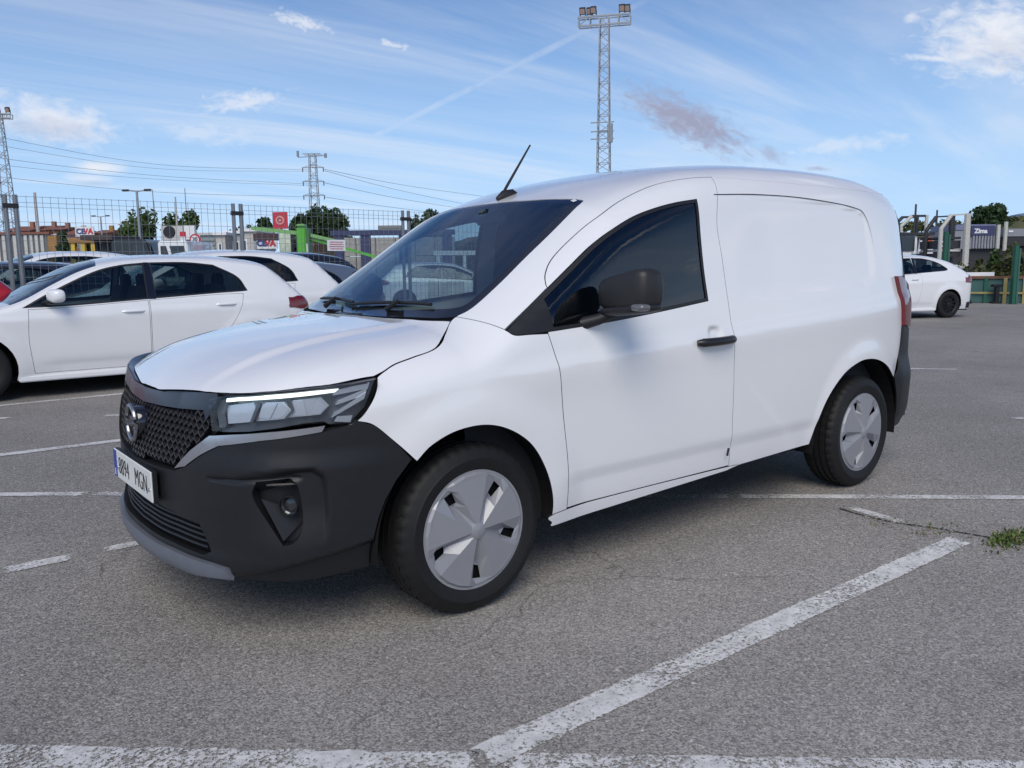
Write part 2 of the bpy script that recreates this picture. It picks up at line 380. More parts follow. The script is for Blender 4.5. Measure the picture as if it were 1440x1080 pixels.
class Loft:
    """car body: half sections along X. zt centre profile, ws half width by height, plan = width factor by X,
    drops a1..a4 (functions of X) and corner insets"""
    def __init__(s,x0,x1,zt,ws,plan,a,yk,zb=.2,wb=None,n=220):
        s.X=np.linspace(x0,x1,n); K=260
        s.zg=np.linspace(zb,2.0,900); s.yg=np.linspace(0,1.0,400)
        s.Yt=np.zeros((n,len(s.zg))); s.Zt=np.zeros((n,len(s.yg)))
        s.zside=np.zeros(n)
        for i,x in enumerate(s.X):
            Z=float(zt(x)); P=float(plan(x))
            A=[float(q(x)) for q in a]; z4=Z-A[3]
            bl=float(wb(x)) if wb else 0.
            W=lambda z:(float(ws(z)))*P
            y4=W(z4)
            c=[(0,Z),(yk[0]*y4,Z-A[0]),(yk[1]*y4,Z-A[1]),(yk[2]*y4,Z-A[2]),(y4,z4)]
            for fr in (.1,.22,.36,.5,.64,.78,.9,1.0,1.06):
                z=z4+(zb-z4)*fr; c.append((W(z),z))
            c=np.array([(-c[1][0],c[1][1])]+c)
            t=np.linspace(0,len(c)-3-1e-6,K); k=t.astype(int); q=t-k
            b=[(1-q)**3/6,(3*q**3-6*q**2+4)/6,(-3*q**3+3*q**2+3*q+1)/6,q**3/6]
            p=sum(b[j][:,None]*c[k+j] for j in range(4))
            zz=p[:,1];yy=p[:,0]
            s.Yt[i]=np.interp(s.zg,zz[::-1],yy[::-1])
            m=np.argmax(yy); s.Zt[i]=np.interp(s.yg,yy[:m+1],zz[:m+1])
    def _bi(s,T,g,x,v):
        x=np.asarray(x,float);v=np.asarray(v,float)
        fx=np.clip((x-s.X[0])/(s.X[1]-s.X[0]),0,len(s.X)-1.001);fv=np.clip((v-g[0])/(g[1]-g[0]),0,len(g)-1.001)
        i=fx.astype(int);j=fv.astype(int);a=fx-i;b=fv-j
        return T[i,j]*(1-a)*(1-b)+T[i+1,j]*a*(1-b)+T[i,j+1]*(1-a)*b+T[i+1,j+1]*a*b
    def side(s,x,z): return s._bi(s.Yt,s.zg,x,z)
    def top(s,x,y): return s._bi(s.Zt,s.yg,x,np.abs(y))
# ---- van
PX=[-.946,-.938,-.914,-.877,-.826,-.76,-.68,-.55,-.38,-.15,.2,1.2,2.2,2.75,3.0,3.2,3.32,3.40,3.45,3.47]
PY=[.0,.18,.34,.50,.63,.735,.805,.86,.895,.915,.925,.925,.92,.905,.888,.862,.83,.78,.6,.3]
van_plan_y=cub(PX,PY)
van_plan=lambda x: van_plan_y(x)/.925
van_zt=cub([-.94,-.90,-.86,-.80,-.74,-.55,-.3,-.08,-.02,.03,.12,.45,.72,.79,.88,1.1,1.5,2.0,2.5,2.9,3.15,3.3,3.4,3.47],
           [.74,.79,.834,.880,.912,.984,1.036,1.064,1.074,1.096,1.152,1.362,1.540,1.583,1.620,1.69,1.767,1.808,1.818,1.808,1.783,1.752,1.68,1.5])
van_ws=cub([.15,.25,.33,.45,.6,.75,.88,.97,1.03,1.08,1.2,1.4,1.56,1.7,1.85],
           [.85,.885,.903,.914,.921,.926,.9265,.922,.912,.900,.880,.845,.815,.785,.75])
van_a=[cub([-.9,-.3,.1,.8,1.5,3],[.008,.015,.018,.015,.010,.010]),
       cub([-.9,-.6,-.3,-.05,.12,.8,1.5,3],[.026,.026,.028,.030,.055,.050,.028,.028]),
       cub([-.9,-.6,-.3,-.05,.12,.5,.8,1.5,3],[.070,.062,.080,.08,.105,.105,.095,.065,.065]),
       cub([-.9,-.6,-.3,-.05,.12,.5,.8,1.5,3],[.125,.135,.17,.15,.17,.18,.18,.15,.15])]
van=Loft(-.946,3.47,van_zt,van_ws,van_plan,van_a,[.46,.72,.89],zb=.2)
# front wrap: param s = plan arc length index
def front_curve():
    s=np.linspace(0,1,400)
    # dense plan polyline param by arc
    x=np.concatenate([np.linspace(-.946,-.90,2000),np.linspace(-.9,.1,3000)[1:]]);y=van_plan_y(x)
    d=np.concatenate([[0],np.cumsum(np.hypot(np.diff(x),np.diff(y)))])
    return d,x,y
FD,FX,FY=front_curve()
van_xc=cub([.15,.20,.235,.27,.31,.36,.42,.50,.60,.70,.76,.83,.87],[.11,.065,.030,.015,.018,.03,.030,.026,.028,.045,.062,.080,.096])
def front(s,z):
    s=np.asarray(s,float);z=np.asarray(z,float)
    x=np.interp(np.abs(s),FD,FX);y=np.interp(np.abs(s),FD,FY)
    w=van_ws(z)/.925
    g=np.clip((.93-y)/.6,0,1)**.8*np.clip((-.25-x)/.4,0,1)
    return x+van_xc(z)*g, -np.sign(s+1e-12)*y*w
# ------------------------------------------------------------------ the delivery van (front towards -X, axle of the front wheels at X=0)
VAN=thing('delivery_van','large white delivery van with black bumpers and silver hubcaps in the foreground','van',(0,0,0))
HUBS=[(0.,.318),(2.716,.318)]
RECESS=path([(1.53,1.09),(1.50,1.30),(1.50,1.588)],[(1.50,1.588),(1.764,1.603),(2.13,1.606),(2.469,1.593),(2.70,1.575)],[(2.70,1.575),(2.81,1.545),(2.862,1.45),(2.885,1.31),(2.86,1.18),(2.74,1.115)],[(2.74,1.115),(2.2,1.10),(1.53,1.09)])
CUP=(1.335,.952)
def van_y(X,z):
    X=np.asarray(X,float);z=np.asarray(z,float)
    y=van.side(X,z); sh=X.shape; Q=np.stack([X.ravel(),z.ravel()],1)
    inb=(Q[:,0]>1.3)&(Q[:,0]<3.)&(Q[:,1]>1.0); e=np.zeros(len(Q))
    if inb.any():
        d=sdist(Q[inb],RECESS); zz=Q[inb][:,1]
        xx=Q[inb][:,0]; soft=.075-.045*sstep(zz,1.40,1.52); e[inb]=-(.014-.006*sstep(zz,1.35,1.55))*sstep(d/soft,0,1)*sstep(xx,1.52,1.9)
    y=y+e.reshape(sh)
    for hx,hz in HUBS:
        r=np.hypot(X-hx,z-hz); y=y+.014*sstep(r,.56,.41)*sstep(z,.2,.45)
    zc=.865+.058*np.clip(X-.1,-.6,3.2); dz=z-zc
    y=y+np.where(dz>0,.010*np.exp(-(dz/.035)**2),.010*np.exp(-(dz/.10)**2))*sstep(X,-.25,.4)
    y=y-.010*sstep(z,.47,.40)*sstep(X,.35,.6)*sstep(X,2.35,2.1)
    y=y-.016*sstep(np.hypot((X-CUP[0])/.062,(z-CUP[1])/.048),1.,.35)
    return y
def VS(X,z): return np.stack([X,-van_y(X,z),z],-1)
def VT(X,y):
    z=van.top(X,y); pl=sstep(np.abs(y)-.10*(X+.4),.50,.42)*sstep(X,-.88,-.6)*sstep(X,.08,-.1)
    return np.stack([X,y,z+.010*pl],-1)
BUMP_IN=path([(.70,.612),(.80,.628),(.90,.638),(.975,.640)],[(.975,.640),(1.015,.60),(1.025,.50),(1.02,.40)],[(1.02,.40),(.98,.345),(.86,.325),(.74,.30)],[(.74,.30),(.68,.43),(.70,.612)])
FOG_CREASE=path([(.60,.590),(.79,.606),(.90,.614)],[(.90,.614),(.93,.60),(.80,.594),(.60,.584)])
def VF(s,z):
    s=np.asarray(s,float); s_=s; s=s-np.sign(s)*np.interp(np.abs(s),[0,.25,.5,.6,.7,.85,1.,1.3],[0,.014,.027,.025,.016,.010,.008,.007])
    x,y=front(s,z); z=np.asarray(z,float)
    # outward direction in plan
    e=2e-3; x1,y1=front(s+e,z); x0,y0=front(s-e,z); tx,ty=x1-x0,y1-y0; L=np.hypot(tx,ty)+1e-12; nx,ny=ty/L,-tx/L
    s=s_; Q=np.stack([np.abs(s).ravel(),z.ravel()],1); d=sdist(Q,BUMP_IN).reshape(s.shape)
    k=-.022*sstep(d/.020,-.1,1)*sstep(np.abs(s),.70,.92)*sstep(z,.36,.52)+.012*sstep(z,.70,.62)*sstep(z,.22,.36)*sstep(np.abs(s),.55,.85)*sstep(np.abs(s),1.35,1.05)
    k=k-.010*sstep(sdist(Q,FOG_CREASE).reshape(s.shape),-.009,.005)
    zl=np.interp(np.abs(s),[.69,1.0,1.15,1.4],[.272,.340,.368,.395]); k=k-.022*sstep(zl-z,-.002,.016)*sstep(np.abs(s),.66,.74)
    return np.stack([x+nx*k,y+ny*k,z],-1)
def both(name,outline,mt,h,off=0.,gap=.0016,holes=(),label=None,flange=.012,fm=None,kids=True,fn=None):
    r=[]
    for mi in (False,True):
        r.append(patch(name,outline,fn or VS,h,mt,VAN,holes,flange,gap,off,mi,fm))
    return r
def sym(pts): 
    """closes a right-half (s>0) outline, given from the centre line back to the centre line, with its mirror image"""
    P=np.array(pts,float); Q=P[::-1].copy(); Q[:,0]*=-1
    out=[tuple(p) for p in P]+[tuple(q) for q in Q]
    o2=[]
    for p in out:
        if not o2 or np.hypot(p[0]-o2[-1][0],p[1]-o2[-1][1])>1e-4: o2.append(p)
    if np.hypot(o2[0][0]-o2[-1][0],o2[0][1]-o2[-1][1])<1e-4: o2.pop()
    return np.array(o2)
shut_front=[(.34,1.016),(.373,.904),(.397,.764),(.426,.535),(.447,.314)]
pillar_shut=[(.401,1.184),(.406,1.20),(.434,1.238),(.497,1.294),(.608,1.372),(.729,1.449),(.86,1.518),(1.008,1.579),(1.15,1.624),(1.284,1.652),(1.40,1.668),(1.515,1.677)]
rear_shut=[(1.515,1.677),(1.441,1.469),(1.446,1.307),(1.453,1.145),(1.466,.949),(1.478,.716),(1.487,.51),(1.508,.314)]
win_top=[(.169,1.034),(.262,1.095),(.401,1.184),(.525,1.265),(.65,1.347),(.773,1.414),(.907,1.471),(1.042,1.511),(1.181,1.541),(1.325,1.562)]
win_rear=[(1.325,1.562),(1.31,1.402),(1.305,1.244),(1.312,1.107)]
win_bot=[(1.312,1.107),(.988,1.073),(.685,1.045),(.449,1.029),(.34,1.0225),(.252,1.018),(.19,1.018),(.169,1.034)]
arch_f=[(-.256,.617),(-.196,.666),(-.096,.703),(.025,.709),(.136,.676),(.239,.605),(.313,.496),(.358,.373),(.372,.268)]
arch_r=[(2.196,.317),(2.237,.45),(2.32,.576),(2.453,.679),(2.60,.728),(2.72,.737),(2.85,.718),(2.97,.672),(3.07,.60)]
# doors
cz=cr(win_bot); wb_door=[tuple(p) for p in cz if p[0]>=.34]
wt=cr(win_top); wt_door=[tuple(p) for p in wt if p[0]>=.401]
door_out=np.concatenate([path(shut_front,[(.447,.314),(1.508,.314)],rear_shut[::-1],pillar_shut[::-1]),np.array(wt_door),cr(win_rear),np.array(wb_door)])
o2=[door_out[0]]
for p in door_out[1:]:
    if np.hypot(*(p-o2[-1]))>2e-3: o2.append(p)
doors=both('front_door',np.array(o2),PAINT,.018)
window_out=path(win_top,win_rear,win_bot)
for mi,dr in zip((False,True),doors):
    wi=inset(resample(window_out if area2(window_out)>0 else window_out[::-1],.02),.015)
    wi=np.array([p for p in wi if p[0]>.355]+[]); 
    k=np.argmin(wi[:,0]); wi=np.roll(wi,-k,0)
    ring=patch('window_trim',window_out,VS,.02,TRIM,dr,[wi],.012,.001,.001,mi)
    g=patch('window_glass',wi,VS,.04,GLS,dr,[],0,-.002,-.004,mi)
    hb=MB(); sy=1 if mi else -1
    hy=.933
    n=12; A=[(1.195+.255*t, sy*(hy+.028*math.sin(math.pi*min(1,max(0,t)))**.5), .926+.004*t) for t in np.linspace(0,1,n)]
    hb.tube(A,[.012]+[.0195]*(n-2)+[.012],12); hb.build('door_handle',mat('handle_black',(.015,.015,.016),.35),dr,smooth=True)
# fenders
fender_out=path([(.098,float(van.top(.098,.655))),(.083,1.073),(-.003,1.023),(-.094,.982),(-.199,.958),(-.272,.941),(-.322,.922),(-.355,.907)],[(-.355,.907),(-.380,.865),(-.43,.80),(-.457,.776)],[(-.457,.776),(-.402,.757),(-.334,.696),(-.256,.617)],arch_f,[(.372,.268),(.455,.268),(.447,.314)],shut_front[::-1],[(.34,1.016),(.252,1.0175),(.19,1.0175),(.169,1.034)],[(x,float(van.top(x,y))) for x,y in ((.166,.868),(.153,.84),(.138,.80),(.122,.75),(.108,.70),(.098,.655))])
both('front_fender',fender_out,PAINT,.02)
# rear side panels with the blanked window recess
lampf=[(3.07,.60),(3.12,.66),(3.165,.78),(3.185,.90),(3.165,1.05),(3.125,1.19)]
side_out=path([(1.508,.300),(2.196,.318)],arch_r,lampf[:4],lampf[3:],[(3.125,1.19),(3.36,1.19)],[(3.36,1.19),(3.355,1.5),(3.335,1.70)],[(3.335,1.70),(1.523,1.70)],[(1.523,1.70)]+rear_shut)
sp=both('side_panel',side_out,PAINT,.024,off=-.0006)
for mi,p in zip((1,-1),sp):
    L=cr([(1.455,1.589),(1.764,1.604),(2.13,1.607),(2.469,1.594),(2.70,1.576),(2.80,1.55),(2.852,1.47),(2.872,1.38)]); wv=np.where(np.arange(len(L))<len(L)-14,.0019,.0019*np.linspace(1,.2,14)[np.clip(np.arange(len(L))-len(L)+14,0,13)])
    tn=np.gradient(L,axis=0); tn/=np.linalg.norm(tn,axis=1,keepdims=True); nn=np.stack([-tn[:,1],tn[:,0]],1)
    A=VS(*(L+nn*wv[:,None]).T); B=VS(*(L-nn*wv[:,None]).T); A[:,1]-=.0012; B[:,1]-=.0012
    strip('seam_groove',A,B,DARKGAP,p,mi<0)
fd=MB().bar((1.452,-.917,.375),(1.458,-.919,.412),.008,.006); fd.build('sill_clip',TRIM,sp[0])
both('sill',path([(.375,.250),(1.5,.292)],[(1.5,.292),(1.508,.311),(.452,.311),(.372,.265),(.375,.250)]),PAINT,.03,off=.004)
# roof with windscreen pillars
ws_edge=[(.098,.655),(.163,.677),(.295,.666),(.462,.641),(.629,.625),(.80,.60)]
ws_top=[(.80,.60),(.83,.575),(.81,.43),(.79,.25),(.785,0)]
ws_bot=[(-.03,0),(-.003,.283),(.046,.529),(.075,.61),(.098,.655)]
joint_xy=[(.098,.655),(.108,.70),(.122,.75),(.138,.80),(.153,.84),(.166,.868)]
outer=joint_xy+[(.262,float(van.side(.262,1.097))),(.395,float(van.side(.395,1.182)))]+[(x,float(van.side(x,z))) for x,z in cr(pillar_shut)]
rails=[(x,float(van.side(x,1.677))) for x in np.linspace(1.53,3.3,40)]
half=[(.785,0)]+[tuple(p) for p in path(ws_top[::-1][1:],ws_edge[::-1])]+outer[1:]+rails+[(3.33,rails[-1][1]-.03),(3.345,0)]
roof_out=sym([(a,b) for a,b in half])
# sym mirrors the first coordinate: build the mirror in y by hand
H=np.array(half); H2=H[::-1].copy(); H2[:,1]*=-1
roof_out=np.concatenate([H,H2[1:-1]])
roof=patch('roof',roof_out,VT,.03,PAINT,VAN,[],.012,.0014,fm=PAINT)
Wh=np.array([tuple(p) for p in path(ws_bot,ws_edge,ws_top)]); W2=Wh[::-1].copy(); W2[:,1]*=-1
ws_out=np.concatenate([Wh,W2[1:-1]])
wso=ws_out if area2(ws_out)>0 else ws_out[::-1]
hin=[(.035,0),(.055,.283),(.098,.50),(.135,.60),(.18,.632),(.295,.622),(.462,.599),(.629,.583),(.765,.56),(.775,.53),(.765,.25),(.762,0)]
hi=np.array([tuple(p) for p in path(hin[:6],hin[5:9],hin[8:])]); hi2=hi[::-1].copy(); hi2[:,1]*=-1; ws_in=np.concatenate([hi,hi2[1:-1]])
patch('windscreen_surround',ws_out,VT,.03,GLOSSBLK,VAN,[ws_in],.012,.0015,-.002)
patch('windscreen',ws_in,VT,.05,GLW,VAN,[],0,-.001,-.002)
# bonnet
lead=[(-.856,0),(-.8555,.06),(-.849,.168),(-.784,.501),(-.688,.694),(-.542,.805),(-.364,.839)]
hshut=[(-.364,.839)]+[(x,float(van.side(x,z))) for x,z in ((-.322,.922),(-.272,.941),(-.199,.958),(-.094,.982),(-.003,1.023))]+[(.070,.66)]
hrear=[(.070,.66),(.025,.53),(-.023,.283),(-.05,0)]
Hh=np.array([tuple(p) for p in path(lead,hshut,hrear)]); H2=Hh[::-1].copy(); H2[:,1]*=-1
patch('bonnet',np.concatenate([Hh,H2[1:-1]]),VT,.022,PAINT,VAN,[],.02,.003)
# ------------------------------ front end
def sX(X): return float(np.interp(X,FX,FD))
arch_s=[]
for z in (.625,.56,.5,.44,.38,.316,.262): 
    X=-.02-math.sqrt(.388**2-(z-.316)**2) if z<.6 else -.262
    arch_s.append((sX(X),z))
low_gr=[(0,.437),(.18,.437),(.536,.420),(.602,.335),(.57,.318),(.30,.322),(0,.326)]
FOG=path([(.79,.590),(.895,.600)],[(.895,.600),(.922,.575),(.935,.50),(.932,.43),(.905,.392),(.875,.385)],[(.875,.385),(.785,.535),(.79,.590)])
lip=[(0,.304),(.38,.300),(.607,.298),(.678,.293),(.700,.262),(.53,.246),(.3,.243),(0,.243)]
bump_half=[(0,.573),(.385,.583),(.475,.612),(.56,.660),(.644,.700),(.80,.728),(1.006,.752),(1.085,.762),(1.122,.776),(1.18,.756),(1.25,.695)]+arch_s+[(.95,.246),(.705,.252),(.690,.297),(.615,.304),(.38,.306),(0,.310)]
FOGL=FOG.copy(); FOGL[:,0]*=-1
bumper=patch('front_bumper',sym(bump_half),VF,.0095,PLASTIC,VAN,[sym(low_gr),FOG,FOGL],.05,.001,.004,fm=PLASTIC)
# lower bumper edge under-tray
patch('skid_lip',sym(lip),VF,.02,SILV,VAN,[],.03,.001,.018,fm=SILV)
patch('grille_backing',sym(low_gr),VF,.03,DARKGAP,VAN,[],0,-.01,-.045)
for z in (.338,.357,.376,.395,.414):
    S=np.linspace(-.56,.56,60); P=VF(S,np.full(60,z)); MB().tube(P+[.014,0,0],.0055,6).build('grille_slat',PLASTIC,VAN,smooth=True)
# fog lamp recesses
for mi,FG in zip((False,True),(FOG,FOG)):
    pod=patch('fog_lamp_pod',FG,VF,.03,PLASTIC,VAN,[],0,-.01,-.048,mi)
    sy=1 if mi else -1
    c=VF(np.array([.893]),np.array([.512]))[0]; n=np.array([-.72,sy*.69,0]); c=np.array([c[0],sy*abs(c[1]),c[2]])
    b=MB(); t=np.array([sy*-.69*sy,0,0]); fx=np.array([.69,-.72*sy*-1,0]); fx=np.array([.69,sy*.72,0])
    b.lathe([(.030,-.020),(.031,-.004),(.026,.0),(.016,-.004),(.001,-.006)],'x',(0,0,0),24)
    o=b.build('fog_lamp',mat('fog_reflector',(.07,.075,.08),.15,metal=.6),pod,smooth=True); o.location=tuple(c-n*.014); o.rotation_euler=(0,0,math.atan2(-n[1],-n[0]))
    # slanted lower blade and upper brow in the recess
    q=[VF(np.array([s]),np.array([z]))[0] for s,z in ((.80,.535),(.925,.475),(.925,.455),(.87,.395))]
    q=[np.array([p[0],sy*abs(p[1]),p[2]]) for p in q]
    MB().add([q[0]-n*.012,q[1]-n*.045,q[2]-n*.045,q[3]-n*.012],[(0,1,2,3)]).build('recess_blade',PLASTIC,pod)
    S=np.linspace(.815,.912,10); P=VF(S,np.full(10,.578)); P[:,1]=sy*np.abs(P[:,1]); MB().tube(P-n*.022,.006,6).build('recess_brow',TRIM,pod,smooth=True)
BANDBLK=mat('band_black',(.006,.008,.020),.30,spec=.5,coat=.3,coat_r=.25)
# grille: gloss band, backing, zigzag mesh
patch('grille_band',sym([(0,.832),(.20,.836),(.36,.846),(.54,.862),(.60,.866),(.61,.85),(.585,.80),(.556,.770),(.538,.804),(.358,.791),(.086,.782),(0,.779)]),VF,.03,BANDBLK,VAN,[],.012,.001,.002)
gr_half=[(0,.781),(.086,.784),(.358,.793),(.540,.804),(.570,.775),(.590,.748),(.475,.66),(.385,.590),(0,.580)]
gr=sym(gr_half)
grille=patch('grille',gr,VF,.03,DARKGAP,VAN,[],0,-.004,-.030)
gm=MB(); rows=np.arange(.590,.82,.0225)
for ri,z0 in enumerate(rows):
    S=np.arange(-.62,.621,.019); zz=z0+np.where((np.arange(len(S))+ri)%2==0,.0075,-.0075); Q=np.stack([S,zz],1); okp=inpoly(Q,gr)
    P=VF(S,zz); n=np.array([-1,0,0.])
    run=[]
    for i in range(len(S)+1):
        if i<len(S) and okp[i]: run.append(P[i])
        else:
            if len(run)>1:
                R=np.array(run); k=len(R); up=np.array([0,0,.0042]); bk=np.array([.022,0,0])
                V=np.concatenate([R-up,R+up,R+up*.6+bk,R-up*.6+bk])
                Fc=[]
                for a in range(k-1):
                    for l in range(4): Fc.append((l*k+a,l*k+a+1,((l+1)%4)*k+a+1,((l+1)%4)*k+a))
                gm.add(V,Fc)
            run=[]
    # short uprights linking the zigzags
    if ri<len(rows)-1:
        for i in range(len(S)):
            if okp[i] and (i+ri)%2==0:
                q=VF(S[i:i+1],zz[i:i+1]+.010)[0]
                if inpoly(np.array([[S[i],zz[i]+.014]]),gr)[0]: gm.bar(P[i]+[.006,0,0],q+[.006,0,.006],.0035,.0035)
o=gm.build('grille_mesh',mat('grille_black',(.020,.021,.026),.22,spec=.6,coat=.4),grille); tag(o,kind='stuff')
# chrome strips
chr_half=[(.392,.592),(.475,.611),(.56,.659),(.644,.699),(.80,.727),(1.0,.751),(1.012,.772),(.83,.757),(.70,.742),(.597,.728),(.50,.668)]
for mi in (False,True): patch('chrome_strip',np.array(chr_half),VF,.025,CHROME,VAN,[],.012,.001,.008,mi)
# badge: two arcs and a lettered bar
bc=VF(np.array([0.]),np.array([.705]))[0]+np.array([-.028,0,0])
b=MB()
for sgnz in (1,-1):
    T=np.linspace(math.radians(14),math.radians(166),22); b.tube([(bc[0],.060*math.cos(t),bc[2]+sgnz*(.060*math.sin(t)+.004)) for t in T],[.006]+[.0085]*20+[.006],8)
BADGE=mat('badge_metal',(.30,.305,.33),.28,metal=.8)
badge=b.build('badge',BADGE,VAN,smooth=True)
text_mesh('NISSAN',.030,'badge_lettering',BADGE,badge,bc+np.array([-.008,0,0]),(0,-1,0),(0,0,1),.008)
MB().lathe([(.001,.007),(.056,.007),(.060,.012),(.060,.050)],'x',(bc[0],0,bc[2]),32).build('badge_plate',GLOSSBLK,badge,smooth=True)
# number plate
px_=-.938
plate=MB().box((px_,0,.510),(.006,.52,.112)).build('number_plate',mat('plate_white',(.78,.79,.76),.35),VAN,bevel=.002)
MB().box((px_-.0045,.24,.510),(.002,.036,.106)).build('plate_band',mat('plate_blue',(.02,.06,.35),.4),plate)
PB=mat('plate_black',(.01,.01,.012),.5)
text_mesh('8894',.098,'plate_digits',PB,plate,(px_-.0045,.112,.508),(0,-1,0),(0,0,1),.001,sx=.80,bold=-.0018)
text_mesh('MGN',.098,'plate_letters',PB,plate,(px_-.0045,-.130,.508),(0,-1,0),(0,0,1),.001,sx=.76,bold=-.0018)
text_mesh('E',.034,'plate_country',mat('plate_text_white',(.8,.8,.8),.4),plate,(px_-.006,.24,.475),(0,-1,0),(0,0,1),.001)
for yy in (.205,-.235): MB().lathe([(.001,-.006),(.006,-.005),(.007,0)],'x',(px_-.002,yy,.498),12).build('plate_screw',CHROME,plate,smooth=True)
MB().box((px_+.011,0,.508),(.014,.526,.117)).build('plate_holder',PLASTIC,plate)
# headlamps
hl=[(.560,.842),(.600,.742),(.72,.751),(.831,.763),(.94,.776),(1.012,.778),(1.03,.768),(1.105,.768),(1.158,.815),(1.200,.908),(1.10,.897),(.969,.889),(.775,.876),(.64,.863)]
HL=np.array(hl)
CHR2=mat('lamp_reflector',(.78,.80,.84),.28,metal=.85); LMPD=mat('lamp_dark',(.13,.14,.16),.28,metal=.55)
DRL=mat('daytime_lamp',(.85,.88,.86),.3,emit=(.90,1.0,.93),es=1.0)
LENSG=mat('lamp_inner_lens',(.56,.60,.67),.2,metal=.4,coat=.5)
def sub(P,off): return patch
for mi in (False,True):
    hd=patch('headlamp',HL,VF,.03,LMPD,VAN,[],0,-.001,-.040,mi)
    def hp(name,pts,mt,off,h=.03,fl=.02,fm=None): return patch(name,np.array(pts,float),VF,h,mt,hd,[],fl,0,off,mi,fm or mt)
    hp('lamp_bezel',[(.575,.835),(.61,.755),(.64,.76),(.625,.80),(.635,.846),(.76,.862),(.97,.874),(1.165,.894),(1.16,.899),(.969,.885),(.775,.872),(.64,.859)],LMPD,-.018)
    hp('daytime_strip',[(.640,.842),(.70,.850),(.80,.858),(.97,.869),(1.045,.874),(1.06,.884),(.97,.881),(.80,.870),(.70,.861),(.640,.853)],DRL,-.008,fl=.008)
    hp('reflector',[(.625,.830),(.640,.770),(.735,.782),(.765,.815),(.745,.848)],LENSG,-.026)
    hp('reflector',[(.775,.815),(.75,.785),(.87,.795),(.90,.82),(.87,.850),(.77,.848)],CHR2,-.022)
    hp('reflector',[(.905,.82),(.88,.797),(1.0,.802),(1.03,.83),(1.0,.858),(.885,.852)],CHR2,-.030)
    for (a_,b_,c_,d_) in (((.78,.80),(.82,.795),(.845,.846),(.79,.844)),((.83,.797),(.865,.80),(.89,.825),(.86,.85)),((.90,.805),(.95,.803),(.935,.853),(.895,.85)),((.96,.805),(.995,.806),(1.02,.83),(.985,.856))): hp('reflector_facet',[a_,b_,c_,d_],LENSG,-.012-.008*rng.random(),fl=.012)
    hp('lamp_divider',[(.752,.783),(.764,.783),(.792,.852),(.778,.851)],LMPD,-.008,fl=.015); hp('lamp_divider',[(.872,.795),(.884,.797),(.908,.822),(.895,.858),(.886,.856),(.897,.822)],LMPD,-.010,fl=.015)
    for s0,z0 in ():
        c=VF(np.array([s0]),np.array([z0]))[0]; e=VF(np.array([s0+.01]),np.array([z0]))[0]-VF(np.array([s0-.01]),np.array([z0]))[0]; nn=np.array([e[1],-e[0]]); nn/=np.hypot(*nn)
        sy=-1 if mi else 1
        o=MB().lathe([(.036,-.006),(.033,-.004),(.024,.010),(.012,.016),(.001,.018)],'x',(0,0,0),20).build('projector_lens',LENSG if s0<.8 else CHR2,hd,smooth=True)
        o.location=(c[0]-nn[0]*.018,sy*(c[1]-nn[1]*.018),c[2]); o.rotation_euler=(0,0,math.atan2(-sy*nn[1],-nn[0]))
    for (a,bb) in (((1.035,.79),(1.15,.858)),((1.05,.83),(1.155,.87)),((1.045,.778),(1.10,.785)),((1.04,.862),(1.165,.89))):
        hp('indicator_facet',[(a[0],a[1]),(bb[0],bb[1]-.014),(bb[0]+.008,bb[1]+.008),(a[0]+.01,a[1]+.016)],CHR2,-.016-.006*rng.random())
    patch('headlamp_lens',HL,VF,.03,GLC,hd,[],0,.001,.002,mi)
    # seal that closes the step between bonnet edge and lamp
    ld=cr(lead,8); A=VT(ld[:,0],-ld[:,1])-[0,0,.004]
    S=np.interp(np.arange(len(ld)),np.linspace(0,len(ld)-1,9),[0,.07,.18,.54,.68,.85,1.016,1.10,1.19]); Zf=np.interp(S,[0,.2,.36,.54,.64,.775,.969,1.10,1.20],[.832,.836,.846,.862,.866,.877,.890,.898,.909])
    strip('bonnet_seal',A,VF(S,Zf),BANDBLK,VAN,mi)
# ------------------------------ inner structure (dark, so that the gaps read as gaps)
def van_inner(d=.03):
    b=MB()
    return b
for mi in (-1,1):
    for hx,R,x0,x1 in ((-.01,.395,-.40,.37),(2.66,.44,2.2,3.09)):
        T=np.linspace(-.12,math.pi+.12,26); V=[];n=len(T)
        for yy in (.895,.60):
            for t in T: V.append((hx+R*math.cos(t),mi*yy,.316+R*math.sin(t)))
        Fc=[(i,i+1,n+i+1,n+i) for i in range(n-1)]+[tuple(range(n,2*n))]
        MB().add(V,Fc).build('arch_liner',DARKGAP,VAN)
MB().box2((-.55,-.62,.22),(3.3,.62,.26)).build('underbody',DARKGAP,VAN)
MB().box2((-.78,-.46,.66),(-.45,.46,.80)).build('slam_panel',DARKGAP,VAN)
MB().box2((-.66,-.60,.26),(.02,.60,.80)).build('engine_bay',DARKGAP,VAN)
for mi in (-1,1):
    V=[(.02,mi*.82,.27),(3.3,mi*.78,.27),(3.3,mi*.78,.98),(.02,mi*.80,.98)]
    MB().add(V,[(0,1,2,3)]).build('inner_skin',INT,VAN)
# bulkhead behind the seats and cargo lining
Y=np.linspace(-.80,.80,21); x=1.43
top=[(x,y,float(van.top(x,y))-.03) for y in Y if abs(y)<.74]
MB().add([(x,-.80,.27),(x,-.86,.95),(x,-.81,1.42)]+top+[(x,.81,1.42),(x,.86,.95),(x,.80,.27)],[tuple(range(6+len(top)))]).build('bulkhead',INT2,VAN)
hl_=np.array([(x_,y_) for x_ in np.linspace(.84,3.3,12) for y_ in np.linspace(-.58,.58,9)]); Pz=VT(hl_[:,0],hl_[:,1])-[0,0,.035]
MB().add(Pz,[(i*9+j,i*9+j+1,(i+1)*9+j+1,(i+1)*9+j) for i in range(11) for j in range(8)]).build('headlining',INT2,VAN,smooth=True)
